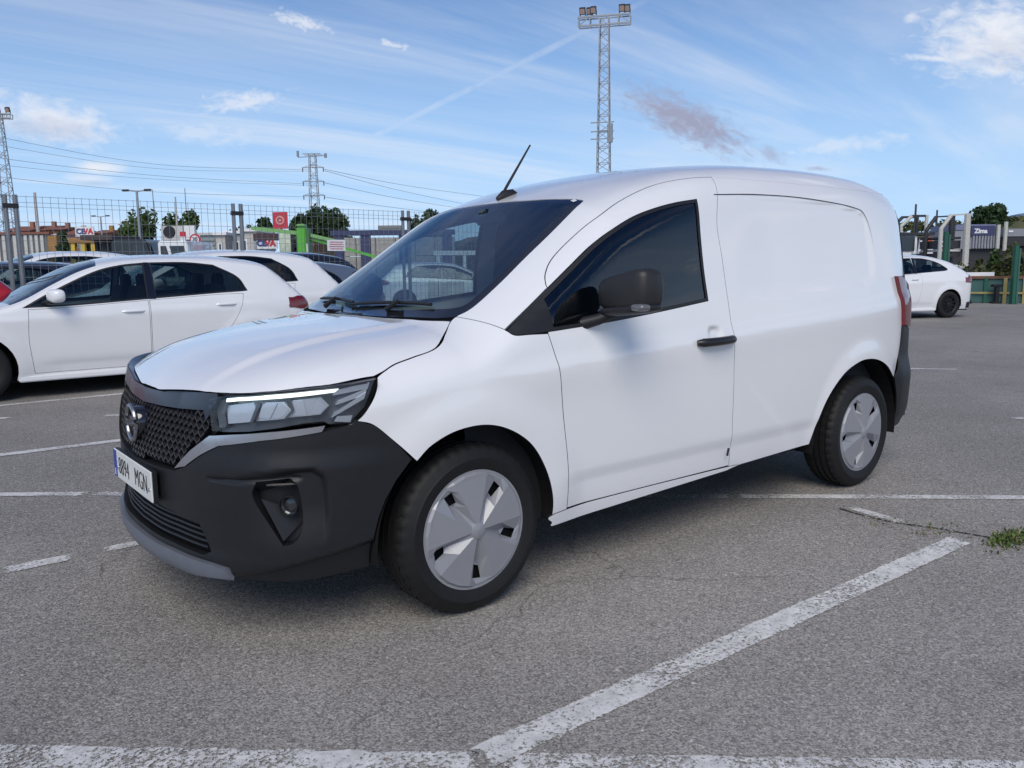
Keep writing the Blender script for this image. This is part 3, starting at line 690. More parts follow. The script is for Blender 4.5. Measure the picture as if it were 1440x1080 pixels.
# rear face, lamps, bumper
prof=[(float(van.side(3.35,z)),z) for z in np.linspace(.3,1.66,20)]+[(y_,float(van.top(3.34,y_))-.004) for y_ in np.linspace(.68,0,8)]
P=[(3.36,-y_,z) for y_,z in prof]+[(3.36,y_,z) for y_,z in prof[::-1][1:]]
rd=MB().add(P+[(3.40,p[1]*.97,p[2]) for p in P],[tuple(range(len(P),2*len(P)))]+[(i,(i+1)%len(P),len(P)+(i+1)%len(P),len(P)+i) for i in range(len(P))]).build('rear_door',PAINT,VAN,smooth=30)
MB().box((3.402,0,1.0),(.004,.006,1.2)).build('door_seam',DARKGAP,rd)
def VSb(X,z):
    y=van.side(X,z)+.030*sstep(z,.74,.58)*sstep(z,.26,.40)*sstep(X,3.03,3.16)
    return np.stack([X,-y,z],-1)
both('rear_bumper',path([(3.07,.60),(3.10,.50),(3.115,.40),(3.11,.31)],[(3.11,.31),(3.20,.285),(3.40,.285)],[(3.40,.285),(3.40,.865)],[(3.40,.865),(3.185,.90)],lampf[:4][::-1]),PLASTIC,.025,off=.012,fn=VSb,fm=PLASTIC,gap=.001)
MB().box2((3.38,-.80,.30),(3.44,.80,.66)).build('rear_bumper_bar',PLASTIC,VAN,bevel=.02)
lamps=both('tail_lamp',path([(3.185,.90),(3.165,1.05),(3.125,1.19)],[(3.125,1.19),(3.20,1.185),(3.375,1.12)],[(3.375,1.12),(3.39,.99),(3.38,.875)],[(3.38,.875),(3.185,.90)]),REDL,.02,off=.022,flange=.03,fm=REDL,gap=.001)
# cowl and wipers
for y0,y1,x0,x1 in ((-.48,.10,.075,.018),(.10,.55,.035,.09)):
    P=[]
    for t in np.linspace(0,1,9):
        xx=x0+(x1-x0)*t; yy=y0+(y1-y0)*t; P.append((xx+.025,yy,float(van.top(xx+.025,yy))+.012))
    w=MB().tube(P,[.008]*8+[.004],6).build('wiper',TRIM,VAN,smooth=True)
    q=P[2]; MB().tube([(q[0]-.05,q[1]+.1,q[2]-.03),(q[0]-.02,q[1]+.05,q[2]+.01),P[3]],[.012,.008,.006],6).build('wiper_arm',TRIM,w,smooth=True)
# aerial
az=float(van.top(.86,0))
ae=MB(); ae.tube([(.81,0,az-.012),(.85,0,az+.012),(.90,0,az+.018),(.945,0,az+.012)],[.012,.022,.024,.008],10); aer=ae.build('aerial_base',TRIM,VAN,smooth=True)
MB().tube([(.83,0,az-.004),(.87,0,az+.055),(1.02,0,az+.262)],[.008,.0075,.0045],8).build('aerial_rod',TRIM,aer,smooth=True)
# door mirrors
def rounded(c,d,taper=.0,p=3.2,n=20,m=12):
    V=[];Fc=[]
    for i in range(m+1):
        ph=-math.pi/2+math.pi*i/m
        for k in range(n):
            th=2*math.pi*k/n
            f=lambda a:math.copysign(abs(a)**(2/p),a)
            x,y,z=f(math.cos(ph))*f(math.cos(th)),f(math.cos(ph))*f(math.sin(th)),f(math.sin(ph))
            V.append((x,y,z))
    V=np.array(V); s=1-taper*V[:,1]; V=V*np.stack([np.ones(len(V)),np.ones(len(V)),s],1)
    V=V*np.array(d)/2+np.array(c)
    Fc=[(i*n+k,i*n+(k+1)%n,(i+1)*n+(k+1)%n,(i+1)*n+k) for i in range(m) for k in range(n)]
    return V,Fc
for mi in (1,-1):
    V,Fc=rounded((.645,0,0),(.140,.240,.148),.20,4.2)
    V=V+np.array([0,-1.045,1.168]); V[:,0]+=-.25*(V[:,1]+1.045)*0+.10*np.clip(-(V[:,1]+1.045),-.2,.2); V[:,2]+=-.10*(V[:,1]+1.045)
    if mi<0: V=V*[1,-1,1]
    mr=MB().add(V,Fc).build('door_mirror',mat('mirror_plastic',(.020,.019,.020),.5,noise=(60.,.1)),VAN,smooth=60)
    V2,F2=rounded((.655,0,0),(.150,.245,.042),.0,3.0); V2=V2+np.array([-.01,-1.045,1.098]); V2[:,0]+=.10*np.clip(-(V2[:,1]+1.045),-.2,.2); V2[:,2]+=-.10*(V2[:,1]+1.045)
    MB().add(V2*[1,mi,1],F2).build('mirror_lower_shell',TRIM,mr,smooth=60)
    V3,F3=rounded((.60,0,0),(.06,.07,.028),.0,3.0); V3=V3+np.array([-.012,-1.150,1.112]); MB().add(V3*[1,mi,1],F3).build('side_repeater',mat('repeater_grey',(.13,.135,.145),.2,coat=.5),mr,smooth=60)
    MB().tube([(.53,-mi*.885,1.040),(.58,-mi*.94,1.060),(.63,-mi*1.0,1.095)],[.027,.023,.020],10).build('mirror_arm',TRIM,mr,smooth=True)
    MB().box((.700,-mi*1.05,1.168),(.004,.165,.085)).build('mirror_glass',mat('mirror_silver',(.8,.8,.8),.03,metal=1.),mr)
# cabin
patch('toll_sticker',[(.806,.530),(.824,.535),(.816,.562),(.800,.556)],lambda X,y: VT(X,-y),.02,mat('sticker_white',(.7,.72,.74),.5),VAN,[],0,0,.0015,False,None,-1.)
dash=MB(); Yd=[-.78,.78]; pr=[(.10,1.00),(.16,1.04),(.40,1.065),(.56,1.05),(.62,.98),(.60,.75),(.52,.45),(.10,.45)]
dash.prism(pr,-.70,.70,((0,0,0),(1,0,0),(0,0,1),(0,1,0))); dash.build('dashboard',INT,VAN,bevel=.015)
for yy in (-.40,.40):
    st=MB(); st.box((1.02,yy,.62),(.50,.48,.16)); st.box((1.26,yy,.98),(.13,.48,.62),((math.cos(.22),0,math.sin(.22)),(0,1,0),(-math.sin(.22),0,math.cos(.22))))
    so_=st.build('seat',INT,VAN,bevel=.04); MB().box((1.345,yy,1.38),(.09,.26,.18)).build('headrest',INT,so_,bevel=.03)
T=np.linspace(0,2*math.pi,30); c0=np.array([.70,-.40,1.06]); eu=np.array([0,1,0.]); ev=np.array([.42,0,.91])
sw=MB().tube([c0+.185*(math.cos(t)*eu+math.sin(t)*ev) for t in T],.016,8); sw.tube([c0-eu*.18,c0+eu*.18],.02,6); sw.tube([c0,c0-np.array([.18,0,.08])],.03,6); sw.build('steering_wheel',INT,VAN,smooth=True)
MB().box((.765,0,1.50),(.03,.22,.055)).build('rear_view_mirror',INT,VAN,bevel=.01)
MB().box((.735,0,1.53),(.06,.07,.03)).build('sensor_pod',GLOSSBLK,VAN,bevel=.012)
# ------------------------------ wheels
def make_wheel(R=.318,w=.205,rc=.217,parent=None,name='wheel',cap=True):
    """wheel with its outer face towards -y, centre at the origin"""
    root=bpy.data.objects.new(name,None); COL.objects.link(root); root.empty_display_size=.1; root.parent=parent
    h=w/2; pr=[]
    def g(a): return [(R-.002,a-.006),(R-.011,a-.005),(R-.011,a+.005),(R-.002,a+.006)]
    pr=[(rc-.012,-h+.022),(rc+.004,-h+.010),(rc+.018,-h+.003),(rc+.05,-h-.004),(R-.045,-h+.001),(R-.022,-h+.008),(R-.009,-h+.020),(R-.004,-h+.032)]
    for a in (-.055,-.018,.018,.055): pr+=g(a)
    pr+=[(R-.004,h-.032),(R-.009,h-.020),(R-.022,h-.008),(R-.045,h-.001),(rc+.05,h+.004),(rc-.01,h-.02)]
    NS=168; t=MB().lathe(pr,'y',(0,0,0),NS)
    V_=np.array(t.v).reshape(len(pr),NS,3)
    for i,(r_,a_) in enumerate(pr):
        if r_>R-.0095 and abs(a_)>.03:
            for k in range(NS):
                if k%4==0: V_[i,k,0]*=1-.0055/r_; V_[i,k,2]*=1-.0055/r_
    t.v=[tuple(p) for p in V_.reshape(-1,3)]
    for sgn in ():
        for k in range(60):
            a=2*math.pi*k/60; rr=R-.0025; c=np.array([rr*math.cos(a),sgn*(h-.022),rr*math.sin(a)]); e=np.array([-math.sin(a),0,math.cos(a)]); n=np.array([math.cos(a),0,math.sin(a)])
            t.box(c-n*.004+e*.007,(.012,.034,.010),np.stack([e,np.array([0,1,0]),n],1))
    t.build('tyre',RUB,root,smooth=35)
    MB().lathe([(.02,-h+.055),(rc-.02,-h+.060),(rc-.012,-h+.03),(rc-.012,h-.02)],'y',(0,0,0),48).build('rim',RIMD,root,smooth=30)
    if cap:
        b=MB(); y0=-h+.004; Rc=rc
        def P(r,a,d): return (r*math.cos(a),y0+d,r*math.sin(a))
        for k in range(5):
            c=math.radians(72*k)          # petal centre
            A=[c+math.radians(x) for x in (-20,-7,7,20)]
            nxt=c+math.radians(52); va=c+math.radians(33)
            # petal: fan from the hub, slightly domed
            r0=.028
            pts=[P(r0,c-.28,-.016),P(r0,c+.28,-.016)]+[P(Rc*.955,a,-.004) for a in A[::-1]]
            b.add(pts,[(0,1,2,5),(2,3,4,5)])
            lip=[P(Rc*.955,a,-.004) for a in A]+[P(Rc,a,.006) for a in A]; b.add(lip,[(i,i+1,5+i,4+i) for i in range(3)])
            # valley between this petal and the next: two facets meeting at va, open near the rim
            hub1=P(r0,c+.28,-.016); hub2=P(r0,nxt+math.radians(20)-.28,-.016)
            p1=P(Rc*.955,A[3],-.004); p2=P(Rc*.955,nxt,-.004)
            q1=lambda f:tuple(np.array(hub1)*(1-f)+np.array(p1)*f); q2=lambda f:tuple(np.array(hub2)*(1-f)+np.array(p2)*f)
            v0=P(.045,va,-.006); v1=P(Rc*.58,va,.026); h1=P(Rc*.62,c+math.radians(27),.020); h2=P(Rc*.67,c+math.radians(38),.020)
            h3=P(Rc*.88,c+math.radians(37),.010); h4=P(Rc*.85,c+math.radians(26),.010)
            o1=P(Rc*.955,c+math.radians(30),.004); o2=P(Rc*.955,c+math.radians(42),.004)
            V=[hub1,q1(.45),q1(.80),p1,hub2,q2(.45),q2(.80),p2,v0,v1,h1,h2,h3,h4,o1,o2]
            b.add(V,[(0,1,9,8),(4,8,9,5),(0,8,4),(1,10,9),(1,2,13,10),(5,9,11),(5,11,12,6),(9,10,11),(2,3,14,13),(13,14,15,12),(12,15,7,6)])
            a5=[A[3],c+math.radians(30),c+math.radians(42),nxt]; V=[p1,o1,o2,p2]+[P(Rc,a,.006) for a in a5]; b.add(V,[(i,i+1,5+i,4+i) for i in range(3)])
        cp=b.build('hubcap',CAPM,root)
        MB().lathe([(.001,-.022),(.020,-.021),(.030,-.017),(.032,-.012)],'y',(0,y0,0),24).build('hubcap_badge',CAPM,cp,smooth=True)
        MB().lathe([(Rc*.985,.0045),(Rc+.006,.004),(Rc+.008,.012)],'y',(0,y0,0),60).build('hubcap_edge',CAPM,cp,smooth=True)
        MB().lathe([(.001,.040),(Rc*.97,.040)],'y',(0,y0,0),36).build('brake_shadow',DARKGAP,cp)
    return root
HO={0:24.,1:8.}
for i,(hx,hz) in enumerate(HUBS):
    for sy in (-1,1):
        w=make_wheel(parent=VAN); w.location=(hx,sy*.800,hz-.001); w.rotation_euler=(0,math.radians(HO[i])*sy,0 if sy<0 else math.pi)
        w.rotation_mode='XYZ'
# ------------------------------------------------------------------ asphalt lot and markings
def asphalt():
    M=bpy.data.materials.new('asphalt'); M.use_nodes=True; n=M.node_tree; b=n.nodes['Principled BSDF']; b.inputs['Roughness'].default_value=.85; b.inputs['Specular IOR Level'].default_value=.3
    L=n.links.new; tc=n.nodes.new('ShaderNodeTexCoord')
    def noise(sc,de=4,ro=.6,src=None):
        x=n.nodes.new('ShaderNodeTexNoise'); x.inputs['Scale'].default_value=sc; x.inputs['Detail'].default_value=de; x.inputs['Roughness'].default_value=ro; L(src or tc.outputs['Object'],x.inputs['Vector']); return x.outputs[0]
    def mr(v,a,b_,c,d):
        x=n.nodes.new('ShaderNodeMapRange'); L(v,x.inputs[0])
        for i,q in enumerate((a,b_,c,d)): x.inputs[1+i].default_value=q
        return x.outputs[0]
    def mth(op,a,b_=None):
        x=n.nodes.new('ShaderNodeMath'); x.operation=op
        for i,v in enumerate((a,b_)):
            if v is None: continue
            if isinstance(v,(int,float)): x.inputs[i].default_value=v
            else: L(v,x.inputs[i])
        return x.outputs[0]
    vo=n.nodes.new('ShaderNodeTexVoronoi'); vo.inputs['Scale'].default_value=165; L(tc.outputs['Object'],vo.inputs['Vector'])
    sp=n.nodes.new('ShaderNodeSeparateColor'); L(vo.outputs['Color'],sp.inputs[0])
    stone=mr(sp.outputs[0],0,1,.50,1.48)
    vo2=n.nodes.new('ShaderNodeTexVoronoi'); vo2.inputs['Scale'].default_value=380; L(tc.outputs['Object'],vo2.inputs['Vector']); sp2=n.nodes.new('ShaderNodeSeparateColor'); L(vo2.outputs['Color'],sp2.inputs[0])
    stone2=mr(sp2.outputs[1],0,1,.78,1.24)
    big=mr(noise(.42,6,.65),.3,.7,.80,1.15); mid=mr(noise(3.2,5,.65),.3,.7,.95,1.05)
    bright=mr(noise(52,2,.5),.58,.68,0,.95)      # scattered pale chippings
    pit=mr(noise(60,3,.6),.30,.36,.55,1.0)
    v=mth('MULTIPLY',mth('MULTIPLY',mth('MULTIPLY',stone,stone2),mth('MULTIPLY',big,mid)),pit); v=mth('ADD',v,mth('MULTIPLY',bright,sp.outputs[1]))
    # hairline cracks
    ds=n.nodes.new('ShaderNodeTexNoise'); ds.inputs['Scale'].default_value=2.2; ds.inputs['Detail'].default_value=7; L(tc.outputs['Object'],ds.inputs['Vector'])
    mx=n.nodes.new('ShaderNodeVectorMath'); mx.operation='MULTIPLY_ADD'; L(ds.outputs['Color'],mx.inputs[0]); mx.inputs[1].default_value=(.55,.55,.55); L(tc.outputs['Object'],mx.inputs[2])
    vc=n.nodes.new('ShaderNodeTexVoronoi'); vc.feature='DISTANCE_TO_EDGE'; vc.inputs['Scale'].default_value=.42; L(mx.outputs[0],vc.inputs['Vector'])
    ck=mr(vc.outputs['Distance'],.0,.0035,.55,1.0); where=mr(noise(.5,3),.50,.57,0,1)
    ck=mth('SUBTRACT',1,mth('MULTIPLY',mth('SUBTRACT',1,ck),where)); v=mth('MULTIPLY',v,ck)
    # dark oil drips and pale dusty patches
    oil=mr(noise(1.1,5,.6),.62,.74,1.0,.66); dust=mr(noise(.12,4,.55),.45,.7,0.,.22); v=mth('ADD',mth('MULTIPLY',v,oil),dust)
    hv=n.nodes.new('ShaderNodeHueSaturation'); hv.inputs['Color'].default_value=(*ASPH,1); L(v,hv.inputs['Value']); L(hv.outputs[0],b.inputs['Base Color'])
    bp=n.nodes.new('ShaderNodeBump'); bp.inputs['Strength'].default_value=.55; bp.inputs['Distance'].default_value=.004
    hh=mth('ADD',mth('MULTIPLY',vo.outputs['Distance'],-1.),mth('MULTIPLY',ck,1.5)); L(hh,bp.inputs['Height']); L(bp.outputs[0],b.inputs['Normal'])
    return M
ASPH=(.252,.236,.216)
AS=asphalt()
g=MB(); g.add([(-600,-600,0),(900,-600,0),(900,900,0),(-600,900,0)],[(0,1,2,3)])
G=g.build('ground',AS); tag(G,kind='structure')
def paint(wear,name,col=(.72,.71,.68)):
    M=bpy.data.materials.new(name); M.use_nodes=True; n=M.node_tree; b=n.nodes['Principled BSDF']; L=n.links.new
    b.inputs['Roughness'].default_value=.75; tc=n.nodes.new('ShaderNodeTexCoord')
    def noise(sc,de,ro,i=0):
        x=n.nodes.new('ShaderNodeTexNoise'); x.inputs['Scale'].default_value=sc; x.inputs['Detail'].default_value=de; x.inputs['Roughness'].default_value=ro; L(tc.outputs['Object'],x.inputs['Vector']); return x.outputs[0]
    a=noise(75,6,.80); c=noise(4,4,.6)
    m=n.nodes.new('ShaderNodeMath'); m.operation='MULTIPLY_ADD'; L(c,m.inputs[0]); m.inputs[1].default_value=.35; m.inputs[2].default_value=-.175
    s=n.nodes.new('ShaderNodeMath'); s.operation='ADD'; L(a,s.inputs[0]); L(m.outputs[0],s.inputs[1])
    at_=n.nodes.new('ShaderNodeVertexColor'); at_.layer_name='edge'
    sp=n.nodes.new('ShaderNodeSeparateColor'); L(at_.outputs[0],sp.inputs[0])
    e=n.nodes.new('ShaderNodeMath'); e.operation='MULTIPLY_ADD'; L(sp.outputs[0],e.inputs[0]); e.inputs[1].default_value=-.22; L(s.outputs[0],e.inputs[2])
    r=n.nodes.new('ShaderNodeMapRange'); L(e.outputs[0],r.inputs[0]); r.inputs[1].default_value=wear-.03; r.inputs[2].default_value=wear+.03
    L(r.outputs[0],b.inputs['Alpha'])
    h=n.nodes.new('ShaderNodeHueSaturation'); h.inputs['Color'].default_value=(*col,1); r2=n.nodes.new('ShaderNodeMapRange'); L(noise(18,5,.65),r2.inputs[0]); r2.inputs[1].default_value=.3; r2.inputs[2].default_value=.7; r2.inputs[3].default_value=.68; r2.inputs[4].default_value=1.1; L(r2.outputs[0],h.inputs['Value']); L(h.outputs[0],b.inputs['Base Color'])
    return M
PGOOD=paint(.445,'road_paint'); PWORN=paint(.46,'road_paint_worn'); PFAINT=paint(.51,'road_paint_faint'); PROUGH=paint(.475,'road_paint_rough')
def marking(a,b,w,mt,z=.004,ragged=.004):
    a=np.array(a,float);b=np.array(b,float); d=b-a; L=np.hypot(*d); d/=L; nn=np.array([-d[1],d[0]]); k=max(4,int(L/.05)); V=[];C=[]
    cols=(-.5,-.42,0,.42,.5)
    for i in range(k+1):
        p=a+d*L*i/k
        for c in cols:
            q=p+nn*(w*c+(ragged*rng.normal() if abs(c)==.5 else 0)); V.append((q[0],q[1],z)); C.append(1. if (abs(c)==.5 or i in (0,k)) else 0.)
    m_=len(cols); Fc=[(i*m_+j,(i+1)*m_+j,(i+1)*m_+j+1,i*m_+j+1) for i in range(k) for j in range(m_-1)]
    me=bpy.data.meshes.new('parking_line'); me.from_pydata(V,[],Fc); me.materials.append(mt)
    ca=me.color_attributes.new('edge','FLOAT_COLOR','POINT'); ca.data.foreach_set('color',[x for c in C for x in (c,c,c,1.)])
    o=link('parking_line',me); tag(o,kind='structure'); return o
def bayline(y,x0,x1,w=.11,mt=PGOOD): return marking((x0,y),(x1,y+.0),w,mt)
marking((-.55,-1.640),(2.20,-1.68),.115,PGOOD)
marking((-1.33,.745),(-1.03,.745),.10,PGOOD); marking((-.93,.755),(-.55,.745),.085,PGOOD); marking((-.5,.745),(2.3,.72),.10,PFAINT)
marking((-3.2,3.44),(2.3,3.28),.11,PGOOD)
marking((-3.0,5.88),(2.4,5.92),.10,PGOOD)
marking((-2.4,-.055),(-.54,-1.675),.12,PROUGH,ragged=.009); marking((-.52,-1.69),(2.2,-4.05),.12,PROUGH,z=.0045,ragged=.007)
marking((-3.4,4.0),(-.75,1.85),.085,PGOOD); marking((-.75,1.85),(2.0,-.57),.085,PFAINT); marking((2.0,-.57),(5.2,-3.4),.085,PGOOD)
marking((-1.3,5.40),(-.72,5.03),.09,PWORN); marking((-.10,4.62),(.4,4.3),.09,PWORN)
marking((2.285,-1.04),(2.235,-1.42),.07,PWORN)
marking((8.0,1.75),(8.6,1.05),.10,PWORN); marking((13.2,1.1),(14.4,.4),.10,PWORN); marking((5.6,-.6),(6.8,-1.7),.09,PFAINT)
marking((16.5,3.0),(18.2,2.2),.12,PWORN)
# ------------------------------------------------------------------ parked cars
ALLOY=mat('alloy_silver',(.38,.39,.41),.3,metal=.7)
_WH={}
def car_wheel(kind):
    """a wheel prototype per kind, copied afterwards"""
    if kind in _WH: return _WH[kind]
    R=.315; rc=.205; h=.10; root=bpy.data.objects.new('wheel',None); root.empty_display_size=.1
    MB().lathe([(rc-.01,-h+.02),(rc+.004,-h+.008),(rc+.05,-h-.003),(R-.03,-h+.004),(R-.008,-h+.02),(R,-h+.04),(R,h-.04),(R-.02,h-.008),(rc,h-.01)],'y',(0,0,0),40).build('tyre',RUB,root,smooth=35)
    MB().lathe([(.001,-h+.05),(rc-.02,-h+.06),(rc-.012,-h+.02),(rc,-h+.012),(rc-.004,h-.02)],'y',(0,0,0),32).build('rim',RIMD,root,smooth=35)
    b=MB(); m_=RIMD if kind=='dark' else ALLOY; n=10 if kind=='dark' else 5
    for k in range(n):
        a=2*math.pi*k/n; w=.014 if kind=='dark' else .032
        b.bar((.03*math.cos(a),-h+.022,.03*math.sin(a)),((rc-.012)*math.cos(a),-h+.016,(rc-.012)*math.sin(a)),w,.018)
    b.lathe([(.001,-h+.006),(.035,-h+.008),(.045,-h+.02)],'y',(0,0,0),20); b.lathe([(rc-.02,-h+.016),(rc-.006,-h+.008),(rc-.004,-h+.02)],'y',(0,0,0),32)
    b.build('spokes',m_,root,smooth=30)
    _WH[kind]=root; return root
def scale_pts(P,sx,sz): return [(a*sx,b*sz) for a,b in P]
HATCH=dict(x0=-.86,x1=3.42,W=.893,wb=2.63,R=.315,arch=.365,
  zt=([-.86,-.82,-.7,-.5,-.2,.08,.20,.57,.9,1.1,1.4,1.8,2.2,2.6,2.88,2.95,3.2,3.30,3.36,3.42],[.64,.70,.765,.825,.90,.96,.995,1.19,1.345,1.403,1.445,1.463,1.460,1.425,1.375,1.33,1.11,1.02,.97,.86]),
  ws=([.12,.22,.30,.4,.6,.75,.86,.93,.98,1.05,1.2,1.35,1.47],[.81,.845,.868,.880,.892,.894,.888,.872,.846,.808,.737,.668,.60]),
  wins=[[[(.28,.915),(.57,1.075),(.98,1.265),(1.25,1.335),(1.50,1.362)],[(1.50,1.362),(1.485,.968)],[(1.485,.968),(.75,.925),(.28,.915)]],
        [[(1.56,1.364),(1.94,1.366),(2.25,1.335)],[(2.25,1.335),(2.50,1.20),(2.585,1.05)],[(2.585,1.05),(2.56,1.028),(2.23,1.012),(1.545,.972)],[(1.545,.972),(1.56,1.364)]]],
  doors=[[[(.33,.875),(.315,.58),(.345,.255)],[(.345,.255),(1.465,.255)],[(1.465,.255),(1.475,.958)],[(1.475,.958),(.75,.914),(.33,.90)]],
         [[(1.485,.958),(1.475,.255)],[(1.475,.255),(2.12,.275)],[(2.12,.275),(2.22,.48),(2.40,.70),(2.49,.86),(2.535,1.002)],[(2.535,1.002),(2.23,.998),(1.485,.958)]]],
  handles=[(1.20,1.42,.845),(2.20,2.42,.885)],mirror=(.50,.97),screen=(.10,.16,1.03,1.10),rear=(2.93,3.27),
  lamp_f=[(.50,.60),(.62,.70)],lamp_r=[(3.07,.835),(3.10,.925),(3.20,.955),(3.40,.945),(3.385,.80),(3.24,.80)],rear_lamp=[(.02,.80),(.02,.93),(.26,.93),(.24,.80)])
import copy as _copy
def variant(base,**k):
    s=_copy.deepcopy(base); s.update(k); return s
def scaled(base,sx=1.,sz=1.,sy=1.):
    s=_copy.deepcopy(base)
    for k in ('x0','x1','wb'): s[k]*=sx
    s['W']*=sy; s['zt']=([x*sx for x in s['zt'][0]],[z*sz for z in s['zt'][1]]); s['ws']=([z*sz for z in s['ws'][0]],[y*sy for y in s['ws'][1]])
    f=lambda P:[(a*sx,b*sz) for a,b in P]
    s['wins']=[[f(g) for g in w] for w in s['wins']]; s['doors']=[[f(g) for g in w] for w in s['doors']]
    s['handles']=[(a*sx,b*sx,z*sz) for a,b,z in s['handles']]; s['mirror']=(s['mirror'][0]*sx,s['mirror'][1]*sz); s['screen']=tuple(v*sx for v in s['screen']); s['rear']=tuple(v*sx for v in s['rear']); s['lamp_r']=f(s['lamp_r'])
    s['rear_lamp']=[(a,b*sz) for a,b in s['rear_lamp']]; s['lamp_f']=[(a,b*sz) for a,b in s['lamp_f']]
    return s
def car(name,label,cat,sp,paint,loc,rotz=0.,group=None,h=.06,wheel='alloy',glass_m=None,roof_m=None,cladding=None,far=False,pillar_m=None):
    GL=glass_m or GLP
    root=thing(name,label,cat,loc,rotz,group); x0,x1,W,wb=sp['x0'],sp['x1'],sp['W'],sp['wb']; L=x1-x0
    pl=cub([x0,x0+.05,x0+.14,x0+.30,x0+.55,x0+1.0,x1-1.1,x1-.6,x1-.3,x1-.12,x1-.04,x1],[.62,.76,.865,.945,.982,1,1,.985,.955,.90,.82,.70])
    a=[cub([x0,x1],[.010,.010]),cub([x0,.1,.5,x1],[.026,.022,.034,.03]),cub([x0,.1,.5,x1],[.045,.04,.062,.055]),cub([x0,.1,.5,x1],[.085,.075,.10,.095])]
    zt=cub(*sp['zt']); ws=cub(*sp['ws']); lf=Loft(x0,x1,zt,ws,pl,a,[.48,.75,.92],zb=.14,n=180)
    zs=lambda X: zt(X)-.5*(a[2](X)+a[3](X))
    def flare(X,z):
        y=lf.side(X,z)
        for hx in (sp.get('wf',0.),wb): 
            r=np.hypot(X-hx,z-.31); y=y+.012*sstep(r,.52,.39)
        dz=z-(.80+.035*X); y=y+np.where(dz>0,.009*np.exp(-(dz/.025)**2),.009*np.exp(-(dz/.09)**2))*sstep(X,-.3,.2)-.012*sstep(z,.40,.33)*sstep(X,.3,.6)*sstep(X,wb-.35,wb-.6)
        return y
    S_=lambda X,z: np.stack([X,-flare(X,z),z],-1); T_=lambda X,y: np.stack([X,y,lf.top(X,y)],-1)
    xa,xb=x0+.34,x1-.34
    # side panels
    Xs=np.linspace(xa,xb,60); up=[(x,float(zs(x))) for x in Xs]
    def archp(hx,zb=.20):
        R=sp['arch']; t0=math.asin((zb-.31)/R); T=np.linspace(math.pi-t0,t0,20); return [(hx+R*math.cos(t),.31+R*math.sin(t)) for t in T]
    bot=[(xa,.20)]+archp(sp.get('wf',0.))+archp(wb)+[(xb,.20)]
    out=np.array(bot+up[::-1])
    wins=[path(*w) for w in sp['wins']]; doors=[path(*d) for d in sp['doors']]
    sides=[]
    for mi in (False,True):
        sd=patch('body_side',out,S_,h,paint,root,wins+doors,.012,.0,0.,mi); sides.append(sd)
        for i,d in enumerate(doors):
            dr=patch('door',d,S_,h,paint,root,[],.012,.004,.001,mi)
            if i<len(sp['handles']):
                h0,h1,hz=sp['handles'][i]; y=float(lf.side((h0+h1)/2,hz))+.02; sy=1 if mi else -1
                MB().tube([(h0,sy*(y-.018),hz),(h0+.04,sy*y,hz),(h1-.04,sy*y,hz),(h1,sy*(y-.018),hz)],.013,8).build('door_handle',paint,dr,smooth=True)
        for w in wins:
            wi=inset(resample(w if area2(w)>0 else w[::-1],.03),.018)
            patch('window_trim',w,S_,h,TRIM,root,[wi],.01,.001,.001,mi); patch('window',wi,S_,h*1.5,GL,root,[],0,0,-.003,mi)
        # black pillar between the side windows
        if len(wins)>1:
            A=wins[0];B=wins[1]; xl=A[:,0].max(); xr=B[:,0].min(); z0=A[A[:,0]>xl-.06][:,1].min(); z1=A[A[:,0]>xl-.06][:,1].max()
            patch('pillar_trim',[(xl-.02,z0),(xr+.012,z0),(xr+.012,z1),(xl-.0,z1)],S_,h,pillar_m or GLOSSBLK,root,[],.004,0,.003,mi)
        sy=1 if mi else -1; mx,mz=sp['mirror']; my=float(lf.side(mx,mz))
        V,Fc=rounded((0,0,0),(.13,.21,.135),0,3.); V=V+np.array([mx+.04,-(my+.125),mz+.06]); V[:,0]+=.25*np.clip(-(V[:,1])-my,0,.3)
        mr=MB().add(V*[1,1 if sy<0 else -1,1],Fc).build('door_mirror',paint,root,smooth=60)
        MB().tube([(mx-.02,sy*(my-.02),mz-.015),(mx+.03,sy*(my+.09),mz+.005)],.028,8).build('mirror_arm',TRIM,mr,smooth=True)
        # tail lamp on the side and end
        patch('tail_lamp',[p for p in sp['lamp_r'] if p[0]<x1-.002],S_,h*.5,REDL,root,[],.02,0,.006,mi,fm=REDL)
    # bonnet, upper body with screens
    xc=sp['screen'][0]
    def edge(X): return float(lf.side(X,zs(X)))
    def half_poly(X0,X1,n,front_w=None):
        Xn=np.linspace(X0,X1,n); R=[(x,edge(x)) for x in Xn]; return np.array([(x,-y) for x,y in R]+[(x,y) for x,y in R[::-1]])
    patch('bonnet',half_poly(x0,xc,26),T_,h,paint,root,[],.012,.003)
    s0,s0e,s1e,s1=sp['screen']; e=lambda x:edge(x)-.045
    def screen(xa_,xae,xbe,xb_):
        Xn=np.linspace(xae,xbe,10); r=[(x,e(x)) for x in Xn]; bt=[(xa_+(xae-xa_)*(t**2),e(xae)*t) for t in np.linspace(-1,1,9)]; tp=[(xb_+(xbe-xb_)*(t**2),e(xbe)*t) for t in np.linspace(1,-1,9)]
        return np.array(bt+r[1:]+tp[1:]+[(x,-y) for x,y in r[::-1]][1:-1])
    fs=screen(s0+.025,s0e+.03,s1e,s1); r0,r1=sp['rear']; rs=screen(r0,r0,r1,r1)
    roofm=roof_m or paint
    patch('roof',half_poly(xc,x1,60),T_,h,roofm,root,[fs,rs],.012,.001)
    for nm,P in (('windscreen',fs),('rear_window',rs)):
        P=P if area2(P)>0 else P[::-1]; Pi=inset(resample(P,.04),.03)
        patch(nm+'_surround',P,T_,h,GLOSSBLK,root,[Pi],.008,.001,-.001); patch(nm,Pi,T_,h*1.5,GL,root,[],0,0,-.003)
